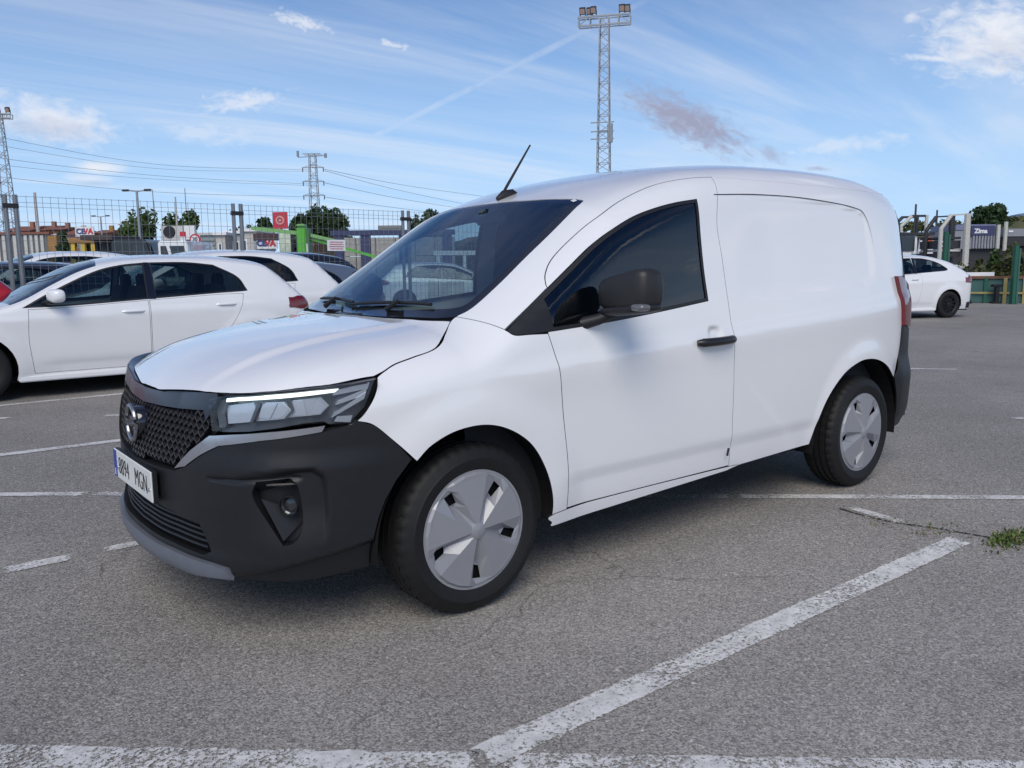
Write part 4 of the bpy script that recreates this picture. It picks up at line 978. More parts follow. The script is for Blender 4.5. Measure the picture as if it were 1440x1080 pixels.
    # ends
    for end,xe,xi,sg in (('front_bumper',x0,xa,1),('tailgate',x1,xb,-1)):
        yf=.62*W if sg>0 else .70*W; Xn=np.linspace(xe,xi,60); wmax=float(ws(.75)); Yn=np.array([float(pl(x)) for x in Xn])*wmax; yf=Yn[0]
        D=np.concatenate([[0],np.cumsum(np.hypot(np.diff(Xn),np.diff(Yn)))])+yf
        def E_(s,z,Xn=Xn,D=D,yf=yf,xe=xe,sg=sg):
            a_=np.abs(s); X=np.where(a_<yf,xe,np.interp(a_,D,Xn)); y0=lf.side(X,z); y=np.where(a_<yf,lf.side(np.full_like(a_,xe),z)*a_/yf,y0)
            return np.stack([X,-np.sign(s+1e-12)*y,z],-1)
        ups=[]
        for s in np.linspace(-D[-1],D[-1],60):
            X=xe if abs(s)<yf else float(np.interp(abs(s),D,Xn)); z=float(zs(X)) 
            if abs(s)<yf: ye=float(lf.side(xe,zs(xe))); z=float(lf.top(xe,ye*abs(s)/yf))
            ups.append((s,z))
        o=np.array([(-D[-1],.20),(D[-1],.20)]+ups[::-1])
        pt=patch(end,o,E_,h,paint,root,[],.01,.0,0.,False,None,1. if sg>0 else -1.)
        k=1. if sg>0 else -1.
        zc_=.62 if sg>0 else .55
        if sg>0:
            patch('grille',[(-.42,.38),(.42,.38),(.50,.56),(-.50,.56)],E_,h,GLOSSBLK,root,[],.01,0,.006,False,None,k)
            zf=float(zs(x0+.10))-.035
            for q in (-1,1):
                P=[(q*.42,zf-.085),(q*.80,zf-.06),(q*.92,zf+.03),(q*.80,zf+.015),(q*.42,zf-.01)]
                patch('headlamp',P,E_,h*.6,LENSG,root,[],.01,0,.008,False,None,k)
        else:
            zl=[(D[-1]*.50,.80),(D[-1]*.50,.93),(D[-1],.94),(D[-1],.82)]
            for q in (-1,1): patch('tail_lamp',[(q*s,z) for s,z in zl],E_,h*.6,REDL,root,[],.01,0,.006,False,None,k)
            patch('bumper_panel',[(-D[-1]*.9,.22),(D[-1]*.9,.22),(D[-1]*.9,.36),(-D[-1]*.9,.36)],E_,h,TRIM,root,[],.01,0,.006,False,None,k)
        q=E_(np.array([0.]),np.array([zc_-.10]))[0]; MB().box((q[0]-sg*.014,0,zc_-.08),(.012,.50,.11)).build('number_plate',MAT['plate_white'],root)
    # sills, floor, liners, cabin
    fl=MB(); fl.box2((x0+.12,-W*.82,.17),(x1-.12,W*.82,.22)); fl.box2((x0+.3,-W*.6,.22),(.15,W*.6,.70)); fl.build('underbody',DARKGAP,root)
    for mi in (-1,1):
        sl=MB().box2((.36+sp.get('wf',0.),mi*(W-.075),.175),(wb-.36,mi*(W-.030),.235)).build('sill',paint if not cladding else cladding,root,bevel=.012)
        for hx in (sp.get('wf',0.),wb):
            T=np.linspace(-.1,math.pi+.1,20); n=len(T); R=sp['arch']+.004; V=[(hx+R*math.cos(t),mi*yy,.31+R*math.sin(t)) for yy in (W-.035,W*.62) for t in T]
            MB().add(V,[(i,i+1,n+i+1,n+i) for i in range(n-1)]+[tuple(range(n,2*n))]).build('arch_liner',DARKGAP,root)
    zb_=.90*sp['zt'][1][6]; cb=MB(); cb.box2((s0e+.10,-W*.78,.40),(s0e+.55,W*.78,zb_)); xm=s0e+1.05
    for xx,yy in ((xm,-.36),(xm,.36),(xm+.85,-.36),(xm+.85,.36)):
        cb.box((xx,yy,.50),(.5,.46,.18)); cb.box((xx+.24,yy,.82),(.12,.46,.58),((math.cos(.25),0,math.sin(.25)),(0,1,0),(-math.sin(.25),0,math.cos(.25)))); cb.box((xx+.34,yy,1.16),(.08,.24,.16))
    cb.build('seats',INT,root,bevel=.02)
    proto=car_wheel(wheel)
    for hx in (sp.get('wf',0.),wb):
        for sy in (-1,1):
            w=copy_tree(proto,root); w.location=(hx,sy*(W-.11),.312); w.rotation_euler=(0,rng.random()*2,0 if sy<0 else math.pi)
    return root
NAVY=mat('navy_paint',(.012,.016,.035),.25,coat=.8,noise=(2.,.03)); REDP=mat('red_paint',(.42,.02,.025),.25,coat=.8,noise=(2.,.03)); BLKP=mat('black_paint',(.012,.012,.014),.22,coat=.8,noise=(2.,.03))
GREYBLUE=mat('grey_blue_paint',(.10,.13,.19),.28,coat=.8,noise=(2.,.03))
# the hatchback in the next bay
GOLF=variant(HATCH,wf=-.16,x0=-1.02)
GOLF['zt'][0][:5]=[-1.02,-.97,-.85,-.6,-.25]
car('hatchback_car','white five-door hatchback with silver door handles parked in the bay left of the van','car',GOLF,WHITE2,(-.70,7.02,0),0.,'cars parked in the bays by the fence',h=.045)
# second hatchback behind it, black roof edge
H2=scaled(HATCH,1.0,1.075,1.0); H2['arch']=.37; H2['lamp_r']=[(3.30,.84),(3.30,.93),(3.40,.93),(3.40,.84)]; H2['rear_lamp']=[(.02,.84),(.02,.93),(.1,.93),(.1,.84)]
car('hatchback_car','taller white car half hidden behind the white hatchback, next to the wire fence','car',H2,WHITE2,(.78,8.92,0),0.,'cars parked in the bays by the fence',h=.06)
COUPE=variant(HATCH,wins=[[[(.36,.935),(.60,1.06),(.98,1.235),(1.3,1.31),(1.62,1.325)],[(1.62,1.325),(1.64,.985)],[(1.64,.985),(.9,.95),(.36,.935)]],
   [[(1.68,1.325),(2.0,1.31),(2.35,1.225),(2.60,1.09)],[(2.60,1.09),(2.55,1.045),(2.2,1.02),(1.69,.99)],[(1.69,.99),(1.68,1.325)]]],
   doors=[[[(.42,.89),(.40,.58),(.42,.255)],[(.42,.255),(1.70,.255)],[(1.70,.255),(1.80,.60),(1.82,.982)],[(1.82,.982),(.9,.938),(.42,.918)]]],handles=[(1.50,1.70,.86)],
   zt=([-.86,-.82,-.7,-.5,-.2,.10,.25,.6,.95,1.15,1.4,1.8,2.2,2.6,2.88,2.95,3.2,3.30,3.36,3.42],[.62,.68,.745,.805,.875,.94,.985,1.17,1.315,1.365,1.402,1.415,1.395,1.325,1.235,1.20,1.06,1.00,.95,.84]),rear=(2.62,3.10),lamp_r=[(3.16,.83),(3.20,.93),(3.30,.94),(3.40,.93),(3.38,.85)])
COUPE=scaled(COUPE,1.,1.055,1.)
car('coupe_car','white three-door car with dark wheels parked beyond the rear of the van','car',COUPE,WHITE2,(18.33-2.63*math.cos(math.radians(-22))+.88*math.sin(math.radians(22))*1.0,5.43-2.63*math.sin(math.radians(-22))+.88*math.cos(math.radians(22)),0),math.radians(-22),h=.07,wheel='dark',pillar_m=GLOSSBLK)
SUV=scaled(HATCH,1.03,1.15,1.02)
p=ground_at(52,15.2); car('suv_car','white estate car behind the wire fence at the far left','car',SUV,WHITE2,(p[0]-1.15,p[1]+.6,0),math.radians(6),'cars parked beyond the wire fence',h=.1)
p=ground_at(20,12.6); car('saloon_car','dark navy car behind the fence posts at the left edge','car',scaled(HATCH,1.05,.99,1.),NAVY,(p[0]-1.9,p[1]+.4,0),0.,'cars parked beyond the wire fence',h=.1)
car('small_car','red car whose end shows at the left edge below the navy car','car',scaled(HATCH,.95,.98,.97),REDP,(-3.22,8.95,0),0.,'cars parked in the bays by the fence',h=.1)
p=ground_at(468,15.6); car('dark_car','black car with a flat roof behind the fence, under the small white sign','car',scaled(HATCH,1.,1.10,1.),BLKP,(p[0]-2.6,p[1]+.5,0),math.radians(4),'cars parked beyond the wire fence',h=.1)
p=ground_at(505,13.4); car('dark_car','grey-blue car showing beside the windscreen edge of the van','car',scaled(HATCH,1.,.97,1.),GREYBLUE,(p[0]-3.0,p[1]+.45,0),math.radians(3),'cars parked beyond the wire fence',h=.1)
p=ground_at(668,24.); car('hatchback_car','white car seen through the windscreen of the van, facing right','car',scaled(HATCH,1.,1.0,1.),WHITE2,(p[0]+1.0,p[1]+.6,0),math.radians(150),h=.1)
# ------------------------------------------------------------------ wire fence along the bays (runs with X at Y=9.9)
FY=9.90
fence=thing('mesh_fence','tall wire mesh fence with paired grey posts behind the parked white hatchbacks','fence',(0,FY,0))
GALV=mat('fence_grey',(.20,.22,.24),.5,metal=.4,noise=(10.,.1)); WIRE=mat('fence_wire',(.20,.22,.24),.55,metal=.3)
PXs=[-6.2,-3.08,.04,3.16,6.28,9.40,12.52,15.64]
for x in PXs:
    for dx in (-.035,.085):
        MB().tube([(x+dx,0,0),(x+dx,0,2.32)],.030,10).build('fence_post',GALV,fence,smooth=30)
    MB().box2((x-.07,-.035,2.14),(x+.12,.035,2.20)).build('post_tie',TRIM,fence)
pm=None
for x in PXs[:-1]:
    if pm is None:
        b=MB(); x0,x1=.12,3.12-.07
        for xx in np.arange(x0,x1+.01,.0985): b.bar((xx,0,.10),(xx,0,2.31),.0046)
        zz=[]
        for z0 in (.16,.76,1.36,1.96): zz+= [z0,z0+.045,z0+.20] if z0<1.9 else [z0,z0+.20,z0+.26,z0+.34]
        zz+=[.5,.6,1.1,1.2,1.7,1.78]
        for z in sorted(zz): b.bar((x0-.02,.006,z),(x1+.02,.006,z),.005)
        o=b.build('wire_panel',WIRE,fence); tag(o,kind='stuff'); pm=o; o.location=(x,0,0)
    else:
        o=pm.copy(); COL.objects.link(o); o.parent=fence; o.location=(x,0,0)
def lines_sign(b,o,eu,ev,ew,w,h,n,mi=0):
    for i in range(n):
        z=h*(.5-(i+1)/(n+1)); ww=w*(.36+.06*rng.random()); c=np.array(o)+np.array(ev)*z+np.array(ew)*.004
        b.prism([(-ww,-h*.022),(ww,-h*.022),(ww,h*.022),(-ww,h*.022)],0,.002,(c,eu,ev,ew),mi)
SIGNW=mat('sign_white',(.76,.77,.78),.45); SIGNR=mat('sign_red',(.55,.03,.05),.45); SIGNB=mat('sign_blue',(.03,.06,.22),.45); SIGNK=mat('sign_black',(.015,.015,.02),.5)
p=at(473,345,1.); k=(FY-.03-CAM_C[1])/(p[1]-CAM_C[1]); p=at(473,345,k)
ns=thing('notice_sign','small white notice with lines of dark text hanging on the wire fence','sign',(float(p[0]),FY-.03,float(p[2])))
MB().box((0,0,0),(.34,.008,.19)).build('sign_board',SIGNW,ns)
b=MB(); lines_sign(b,(0,-.006,0),(1,0,0),(0,0,1),(0,-1,0),.34,.19,4); b.build('sign_print',SIGNR,ns)
# ------------------------------------------------------------------ trees
def leafmat(nm,c,amt=.45): return mat(nm,c,.6,spec=.25,noise=(1.1,amt))
LEAF=[leafmat('leaf_green',(.065,.105,.032)),leafmat('leaf_dark',(.036,.066,.026)),leafmat('leaf_olive',(.075,.085,.028))]
BARK=mat('bark',(.10,.075,.055),.85,noise=(12.,.25))
def leaves(b,c,r,n,size):
    c=np.array(c,float); r=np.array(r,float)
    for _ in range(n):
        v=rng.normal(size=3); v/=np.linalg.norm(v); p=c+v*r*(rng.random()**.42); a=rng.normal(size=3); a/=np.linalg.norm(a); q=np.cross(a,rng.normal(size=3)); q/=np.linalg.norm(q)+1e-9
        s=size*(.6+.8*rng.random()); b.add([p-a*s,p+q*s*.55,p+a*s,p-q*s*.55],[(0,1,2,3)])
def tree(px,ytop,w_px,D,label,lm=0,group=None,trunk=.28,n=4200,ybase=None,name='tree',lumps=13):
    g0=ground_at(px,D); H=zat(px,ytop,D); W=w_px*D/F_PX/2*1.22; n=int(n*1.0) if n>2500 else int(n*2.2)
    t=thing(name,label,'tree',(float(g0[0]),float(g0[1]),0),0,group)
    zb=H*trunk; b=MB(); b.tube([(0,0,-.1),(.04*H*.1,0,H*.25),(.02,.05,H*.6)],[.035*H,.026*H,.012*H],8)
    for k in range(5):
        a=2*math.pi*k/5+rng.random(); b.tube([(0,0,H*(.22+.06*k)),(W*.3*math.cos(a),W*.3*math.sin(a),H*(.42+.06*k)),(W*.62*math.cos(a),W*.62*math.sin(a),H*(.55+.06*k))],[.016*H,.011*H,.005*H],6)
    b.build('trunk',BARK,t,smooth=True)
    cr_=MB(); ctr=(H+zb)/2; rz=(H-zb)/2; sz=max(.12,.0062*D*.45)
    for k in range(lumps):
        v=rng.normal(size=3); v/=np.linalg.norm(v); f=.35+.42*rng.random(); c=(v[0]*W*f,v[1]*W*f,ctr+v[2]*rz*f); rr=(.34+.18*rng.random()); leaves(cr_,c,(W*rr,W*rr,rz*rr),n//lumps,sz)
    leaves(cr_,(0,0,ctr),(W*.55,W*.55,rz*.6),n//5,sz)
    cr_.build('crown',LEAF[lm],t); return t
TG='trees beyond the wire fence'
tree(192,296,70,62,'bushy green tree behind the street lamp, leftmost of the trees',0,TG)
tree(262,297,48,66,'green tree behind the white board with the dark disc',0,TG)
tree(420,289,34,58,'narrower dark tree just right of the red square sign',1,TG)
tree(458,285,64,60,'broad dark tree standing behind the power pylon',1,TG,n=2200)
tree(307,317,15,90,'very small round tree above the grey containers',1,TG,n=700,lumps=7)
tree(328,318,24,90,'small dark tree left of the paired posts of the middle of the fence',1,TG,n=800,lumps=8)
tree(372,309,40,80,'low dark tree left of the red square sign',1,TG,n=1200)
tree(352,313,36,84,'low dark tree right of the paired posts of the middle of the fence',1,TG,n=1000)
tree(604,290,46,60,'dark tree whose top shows above the windscreen edge of the van',1,TG,n=1600)
for x,y,w,lb in ((18,320,22,'far dark tree left of the leftmost brick house'),(34,318,14,'slim far dark tree above the leftmost brick house'),(66,322,24,'far dark tree right of the bare pale pole'),(92,324,22,'far dark tree above the hedge bush'),(125,322,30,'far dark tree behind the company sign of the kiosk')): tree(x,y,w,105,lb,1,'far trees among the houses',n=400,lumps=6)
for x,y,w,lb in ((640,336,60,'leftmost dark tree seen through the windscreen of the van'),(690,334,70,'middle dark tree seen through the windscreen, above the blank sign'),(735,336,60,'rightmost dark tree seen through the windscreen of the van')): tree(x,y,w,72,lb,1,'trees seen through the windscreen',n=1200)
tree(1387,286,48,85,'dark round tree on the green bank at the right',1,None,n=2000)
def shrub(px,ytop,w_px,D,label,lm,group=None,n=700,z0=0.,name='shrub',cat='shrub'):
    g0=ground_at(px,D); H=zat(px,ytop,D); W=w_px*D/F_PX/2; t=thing(name,label,cat,(float(g0[0]),float(g0[1]),0),0,group)
    b=MB()
    for k in range(8):
        a=rng.random()*6.28; f=.6*rng.random(); leaves(b,(W*f*math.cos(a),W*f*math.sin(a),H*(.3+.35*rng.random())),(W*.45,W*.45,H*.4),n//8,.09)
    b.build('crown',LEAF[lm],t); s=MB()
    for k in range(4): s.tube([(0,0,0),(W*.3*math.cos(k*1.6),W*.3*math.sin(k*1.6),H*.6)],[.03,.01],5)
    s.build('stem',BARK,t)
shrub(90,334,36,44,'dark hedge bush left of the yellow kiosk',1,n=900)
shrub(1425,343,44,29,'tall yellow green shrub beside the green post at the right edge',2,n=1300)
shrub(1400,352,34,31,'green shrub left of the tall shrub at the right edge',0,n=900)
for x,y,w,lb in ((1352,368,30,'low dry bush by the left end of the white barrier rail'),(1376,366,34,'low dry bush behind the middle of the white barrier rail'),(1402,368,30,'low dry bush above the black bollard'),(1430,372,30,'low dry bush behind the thick green post')): shrub(x,y,w,29.5,lb,2,'low bushes behind the barrier rail',n=420)
# ------------------------------------------------------------------ masts, pylon and wires
def lattice(b,base,w0,w1,H,n,r=.03,yaw=0.):
    bx=np.array(base,float); c,s=math.cos(yaw),math.sin(yaw)
    def P(i,k):
        f=i/n; w=(w0+(w1-w0)*f)/2; a=[(-1,-1),(1,-1),(1,1),(-1,1)][k%4]; x,y=a[0]*w,a[1]*w; return bx+np.array([c*x-s*y,s*x+c*y,H*f])
    for k in range(4): b.bar(P(0,k),P(n,k),r*1.9)
    for i in range(n):
        for k in range(4):
            if (i+k)%2: b.bar(P(i,k),P(i+1,k+1),r)
            else: b.bar(P(i,k+1),P(i+1,k),r)
            if i%2==0: b.bar(P(i,k),P(i,k+1),r)
    return P
MAST=mat('mast_steel',(.30,.32,.34),.5,metal=.45,noise=(4.,.12))
LAMPK=mat('floodlight_dark',(.05,.05,.055),.45); LAMPG=mat('floodlight_glass',(.55,.40,.33),.2)
def mast(px,D,ytop,label,w0,w1,n,arm,yaw,lamps,r=.035):
    g0=ground_at(px,D); H=zat(px,ytop,D); t=thing('light_mast',label,'light mast',(float(g0[0]),float(g0[1]),0),yaw)
    b=MB(); lattice(b,(0,0,0),w0,w1,H,n,r); b.build('lattice_tower',MAST,t)
    p=MB(); dz=arm*.32
    for z in (H,H-dz): p.bar((-arm,-.25,z),(arm,-.25,z),.09); p.bar((-arm,.25,z),(arm,.25,z),.06)
    for x in (-arm,-arm*.55,arm*.55,arm): p.bar((x,-.25,H-dz),(x,-.25,H),.05); p.bar((x,.25,H-dz),(x,.25,H),.05)
    p.bar((-arm,-.25,H-dz),(-arm*.55,-.25,H),.04); p.bar((arm,-.25,H-dz),(arm*.55,-.25,H),.04); p.bar((-arm,0,H),(-arm,-.25,H),.05)
    p.build('lamp_platform',MAST,t)
    for x,dy in lamps:
        l=MB(); l.box((x,-.30+dy,H+.33),(.34,.24,.38),((1,0,0),(0,.85,-.5),(0,.5,.85))); l.bar((x-.16,-.2+dy,H),(x-.16,-.2+dy,H+.3),.05); l.bar((x+.16,-.2+dy,H),(x+.16,-.2+dy,H+.3),.05)
        f=l.build('floodlight',LAMPK,t); MB().box((x,-.415+dy,H+.27),(.27,.02,.29),((1,0,0),(0,.85,-.5),(0,.5,.85))).build('lamp_glass',LAMPG,f)
    return t,H
t,H=mast(848,50,38,'tall lattice floodlight mast rising behind the roof of the van',.95,.50,34,1.52,math.radians(-52),[(-1.25,0),(-.85,.1),(-.60,-.05),(1.05,0),(1.35,.1)],.030)
MB().tube([(.40,-.2,zat(848,205,50)),(.40,-.2,zat(848,180,50))],.16,8).build('junction_box',MAST,t)
b=MB(); 
for z in (zat(848,200,50),zat(848,178,50),zat(848,190,50)): b.bar((-.75,-.3,z),(.65,-.3,z),.06)
b.build('cross_bar',MAST,t)
mast(17,70,166,'lattice floodlight mast at the left edge of the picture',1.5,.50,26,1.05,math.radians(-28),[(-.8,0),(.1,.1),(.9,0)],.035)
g0=ground_at(446,120); Hp=zat(446,220,120); py=thing('power_pylon','grey power pylon with six short arms behind the broad dark tree','power pylon',(float(g0[0]),float(g0[1]),0),math.radians(-40))
b=MB(); lattice(b,(0,0,0),1.7,.85,Hp,24,.045); b.build('lattice_tower',MAST,py)
arms=[zat(446,v,120) for v in (238,257,276)]
for z in arms:
    a=MB(); a.bar((-1.6,0,z),(1.6,0,z),.11); a.bar((-1.6,0,z),(0,0,z+.4),.06); a.bar((1.6,0,z),(0,0,z+.4),.06); a.build('arm',MAST,py)
    for q in (-1.5,1.5): MB().tube([(q,0,z-.6),(q,0,z)],.07,6).build('insulator',LAMPK,py)
a=MB(); zt_=Hp
for x in (-1.6,1.6): a.bar((-1.3,x*.4,zt_),(1.3,x*.4,zt_),.10)
a.bar((-2.1,0,zt_-.4),(1.9,0,zt_-.2),.10); a.tube([(-2.1,0,zt_-.3),(-2.1,0,zt_+.5)],.18,8); a.tube([(1.9,0,zt_-.5),(1.9,0,zt_+.1)],.2,8)
a.build('top_frame',MAST,py)
WIREK=mat('power_cable',(.22,.25,.29),.6)
def wire(pts,D0,D1,r0,label,n=24):
    q=cr(pts,8); t=np.linspace(0,1,len(q)); P=[at(x,y,D0+(D1-D0)*k) for (x,y),k in zip(q,t)]
    o=MB().tube(P,r0,5).build('power_line',WIREK,None,smooth=True); tag(o,label,'power line','power lines strung from the pylon')
for i,w in enumerate(([(438,239),(220,231),(20,197),(-80,172)],[(438,259),(220,247),(20,225),(-80,206)],[(440,277),(220,270),(20,251),(-80,236)])):
    wire(w,120,72,.021,'power line left of the pylon, '+('topmost of the five','third from the top of the five','lowest of the five')[i])
for i,w in enumerate(([(438,241),(220,237),(20,208),(-80,186)],[(438,261),(220,252),(20,234),(-80,217)])): wire(w,121,73,.018,'power line left of the pylon, '+('second from the top of the five','fourth from the top of the five')[i])
for i,w in enumerate(([(456,238),(560,259),(680,276),(760,284)],[(456,240),(550,265),(660,288),(740,300)],[(456,257),(550,277),(650,293),(740,302)],[(456,277),(540,290),(640,302),(720,308)])): wire(w,120,240,.034,'thin power line sinking right of the pylon, '+('highest of the four','second highest of the four','third highest of the four','lowest of the four')[i])
def pole(px,ytop,D,r,label,heads=0,yaw=0.,name='lamp_post',cat='lamp post',group=None,mt=None):
    g0=ground_at(px,D);H=zat(px,ytop,D); t=thing(name,label,cat,(float(g0[0]),float(g0[1]),0),math.radians(-45),group)
    MB().tube([(0,0,0),(0,0,H)],[r*1.4,r*.8],8).build('post',mt or MAST,t,smooth=True)
    if heads:
        for sx in (-1,1):
            MB().bar((0,0,H-.05),(sx*.7,0,H+.05),.07).build('arm',MAST,t); MB().box((sx*.85,0,H+.06),(.5,.25,.14)).build('lamp_head',LAMPK,t,bevel=.03)
pole(200,270,60,.10,'twin headed street lamp in front of the leftmost bushy tree',2)
pole(147,305,95,.10,'small far off street lamp right of the white company sign on the kiosk',2)
pole(58,272,66,.13,'bare pale pole above the pale panel wall at the left',mt=mat('pale_pole',(.45,.42,.40),.6),name='pole',cat='pole')
pole(253,278,62,.07,'thin pale pole left of the tree behind the white board',name='pole',cat='pole',mt=MAT['pale_pole'])
pole(222,268,80,.05,'thinnest leaning mast right of the twin street lamp',name='pole',cat='pole')
pole(267,266,80,.05,'thin dark mast above the white board with the dark disc',name='pole',cat='pole')
pole(1283,288,75,.11,'dark pole above the upper deck of the car transporter',name='pole',cat='pole',mt=LAMPK)
pole(1313,296,75,.10,'short dark pole right of the upper deck of the car transporter',name='pole',cat='pole',mt=LAMPK)
# ------------------------------------------------------------------ yard buildings and signs on the left
def frame(px0,px1,D,D1=None):
    a=ground_at(px0,D); b=ground_at(px1,D1 or D); eu=b-a; L=float(np.linalg.norm(eu)); eu=eu/L; ev=np.array([0,0,1.]); ew=np.cross(eu,ev); 
    if ew@(CAM_C-a)>0: ew=-ew
    return a,eu,ev,ew,L          # ew points away from the camera
def place(name,label,cat,px0,px1,D,group=None,D1=None):
    a,eu,ev,ew,L=frame(px0,px1,D,D1); yaw=math.atan2(eu[1],eu[0]); t=thing(name,label,cat,tuple(a),yaw,group); return t,L
def ry(px,py,D): return zat(px,py,D)
# in a placed thing x runs along its front, y away from the camera, z up
PALE=mat('pale_cladding',(.52,.52,.50),.6,noise=(3.,.12)); BRICK=mat('terracotta_brick',(.30,.14,.09),.8,noise=(5.,.2)); ROOFR=mat('roof_tile',(.22,.09,.06),.8,noise=(8.,.25)); WOOD=mat('ochre_wood',(.32,.17,.05),.7,noise=(6.,.2)); YEL=mat('kiosk_yellow',(.60,.42,.06),.6,noise=(5.,.1))
WIN=mat('dark_window',(.03,.04,.05),.1,spec=.6); CONT=mat('container_teal_grey',(.26,.31,.32),.55,noise=(4.,.1)); CABIN=mat('cabin_beige',(.48,.46,.42),.6,noise=(4.,.08)); NAVYB=mat('navy_steel',(.035,.045,.11),.5,noise=(5.,.15)); BLOCK=mat('concrete_block',(.34,.34,.32),.85,noise=(6.,.15))
t,L=place('panel_wall','pale wall of upright cladding panels at the left edge','wall',-40,72,48); Hh=ry(30,330,48)
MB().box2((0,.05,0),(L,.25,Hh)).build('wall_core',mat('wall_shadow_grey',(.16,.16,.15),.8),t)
for k in range(int(L/.32)): MB().box2((k*.32+.03,-.03,.1),(k*.32+.21,.05,Hh-.05)).build('panel',PALE,t)
MB().box2((-.1,-.1,Hh),(L+.1,.35,Hh+.14)).build('coping',ROOFR,t)
MB().box2((L,-.1,0),(L+.5,.3,Hh-.1)).build('end_post',WOOD,t)
def house(px0,px1,ye,yr,D,label,wallm,group):
    t,L=place('brick_house',label,'house',px0,px1,D,group); he=ry(px0,ye,D); hr=ry(px0,yr,D); dp=7.
    MB().box2((0,0,0),(L,dp,he)).build('wall',wallm,t)
    rf=MB().add([(-.3,-.4,he-.05),(L+.3,-.4,he-.05),(L+.3,dp+.4,he-.05),(-.3,dp+.4,he-.05),(-.3,dp/2,hr),(L+.3,dp/2,hr)],[(0,1,5,4),(2,3,4,5),(0,4,3),(1,2,5)]).build('roof',ROOFR,t)
    MB().box2((L*.7,dp*.3,he),(L*.7+.5,dp*.3+.5,hr+.5)).build('chimney',wallm,rf)
    n=max(2,int(L/2.2))
    for k in range(n):
        x=(k+.5)*L/n; w=MB().box2((x-.45,-.05,he-1.8),(x+.45,.02,he-.6)).build('window',SIGNW,t); MB().box2((x-.36,-.07,he-1.7),(x+.36,-.04,he-.7)).build('pane',WIN,w)
HG='brick houses on the skyline'
house(12,44,325,317,110,'brick house with red roof behind the pale wall, leftmost of the row',BRICK,HG)
house(46,74,324,316,112,'brick house with red roof behind the bare pale pole',BRICK,HG)
house(72,90,323,318,110,'narrow brick house between the pale wall and the hedge bush',BRICK,HG)
house(93,113,330,322,108,'pinkish house with white trim left of the white company sign',mat('pink_render',(.45,.27,.20),.8),HG)
house(133,152,328,322,106,'orange house just right of the white company sign',WOOD,HG)
t,L=place('yellow_kiosk','yellow framed kiosk under the white company sign at the left','kiosk',106,134,38); h=ry(120,336,38)
for x in (0,L*.5,L): MB().box2((x-.09,-.08,0),(x+.09,.1,h)).build('post',YEL,t)
MB().box2((-.15,-.15,h-.18),(L+.15,1.8,h)).build('canopy',WOOD,t); MB().box2((.1,1.2,0),(L-.1,1.4,h-.2)).build('back_wall',mat('kiosk_dark',(.10,.09,.08),.8),t); MB().box2((L*.58,.3,.2),(L*.92,.4,h-.6)).build('panel',mat('kiosk_lime',(.45,.48,.10),.6),t)
def company(px0,px1,y0,y1,D,label):
    t,L=place('company_sign',label,'sign',px0,px1,D); z1,z0=ry(px0,y0,D),ry(px0,y1,D)
    MB().box2((0,0,z0),(L,.06,z1)).build('sign_board',SIGNW,t); MB().box2((.1,.06,0),(.2,.14,z1)).build('leg',STEEL,t); MB().box2((L-.2,.06,0),(L-.1,.14,z1)).build('leg',STEEL,t)
    text_mesh('CE',(z1-z0)*.72,'lettering',SIGNB,t,(L*.29,-.012,(z0+z1)/2),(1,0,0),(0,0,1),.02,sx=1.05,bold=.012); text_mesh('VA',(z1-z0)*.72,'lettering',SIGNR,t,(L*.70,-.012,(z0+z1)/2),(1,0,0),(0,0,1),.02,sx=1.05,bold=.012)
company(110,136,319,333,39.2,'white company sign with blue and red letters above the yellow kiosk')
company(361,391,335,350,24,'white company sign with blue and red letters left of the green column')
t,L=place('gate_booth','dark gate booth with flat canopy and glazed front left of the black van','booth',134,162,36); h=ry(150,331,36)
MB().box2((-.3,-.5,h-.22),(L+.2,2.2,h)).build('canopy',mat('booth_brown',(.06,.045,.045),.7),t)
for x in (.05,L*.45,L*.62,L-.1): MB().box2((x,0,0),(x+.14,.14,h-.2)).build('post',SIGNK,t)
MB().box2((.1,.5,0),(L-.1,2.,h-.25)).build('booth_wall',mat('booth_grey',(.20,.21,.20),.7),t); MB().box2((.2,.44,.9),(L*.4,.5,h-.6)).build('window',WIN,t); MB().box2((L*.68,.44,.7),(L*.95,.5,h-.6)).build('window',WIN,t); MB().box2((L*.48,.42,.2),(L*.60,.5,1.3)).build('door_panel',SIGNW,t)
def boxvan(name,label,px0,px1,D,ytop,paint,right=True):
    """boxy van seen from its side, nose to the right or the left"""
    t,L=place(name,label,'van',px0,px1,D); h=ry((px0+px1)/2,ytop,D); fx=(lambda x:x*L) if right else (lambda x:(1-x)*L)
    fr=((0,0,0),(1,0,0),(0,0,1),(0,1,0))
    bd=MB().prism([(fx(0),.35),(fx(0.01),h*.55),(fx(.03),h-.06),(fx(.08),h),(fx(.66),h),(fx(.72),h-.05),(fx(.88),h*.60),(fx(.985),h*.50),(fx(1),h*.40),(fx(1),.35)],0,1.85,fr).build('body',paint,t,bevel=.05)
    MB().prism([(fx(.46),h*.60),(fx(.46),h-.17),(fx(.655),h-.17),(fx(.80),h*.60)],-.02,0,fr).build('side_window',WIN,t)
    MB().prism([(fx(.745),h-.11),(fx(.758),h-.10),(fx(.885),h*.625),(fx(.872),h*.61)],.12,1.73,fr).build('windscreen',WIN,t)
    for x in (.18,.82): MB().lathe([(.001,-.03),(.19,-.03),(.2,-.05),(.32,-.04),(.33,.15)],'y',(fx(x),.06,.33),24).build('wheel',RUB,t)
    MB().box2((fx(.965),.15,h*.42),(fx(1.005),.5,h*.48)).build('headlamp',SIGNW,t); MB().box2((fx(-.005),.05,h*.45),(fx(.02),.2,h*.62)).build('tail_lamp',REDL,t)
    return t
boxvan('black_van','high black van parked behind the fence, left of the white board',156,230,25,336.5,BLKP,True)
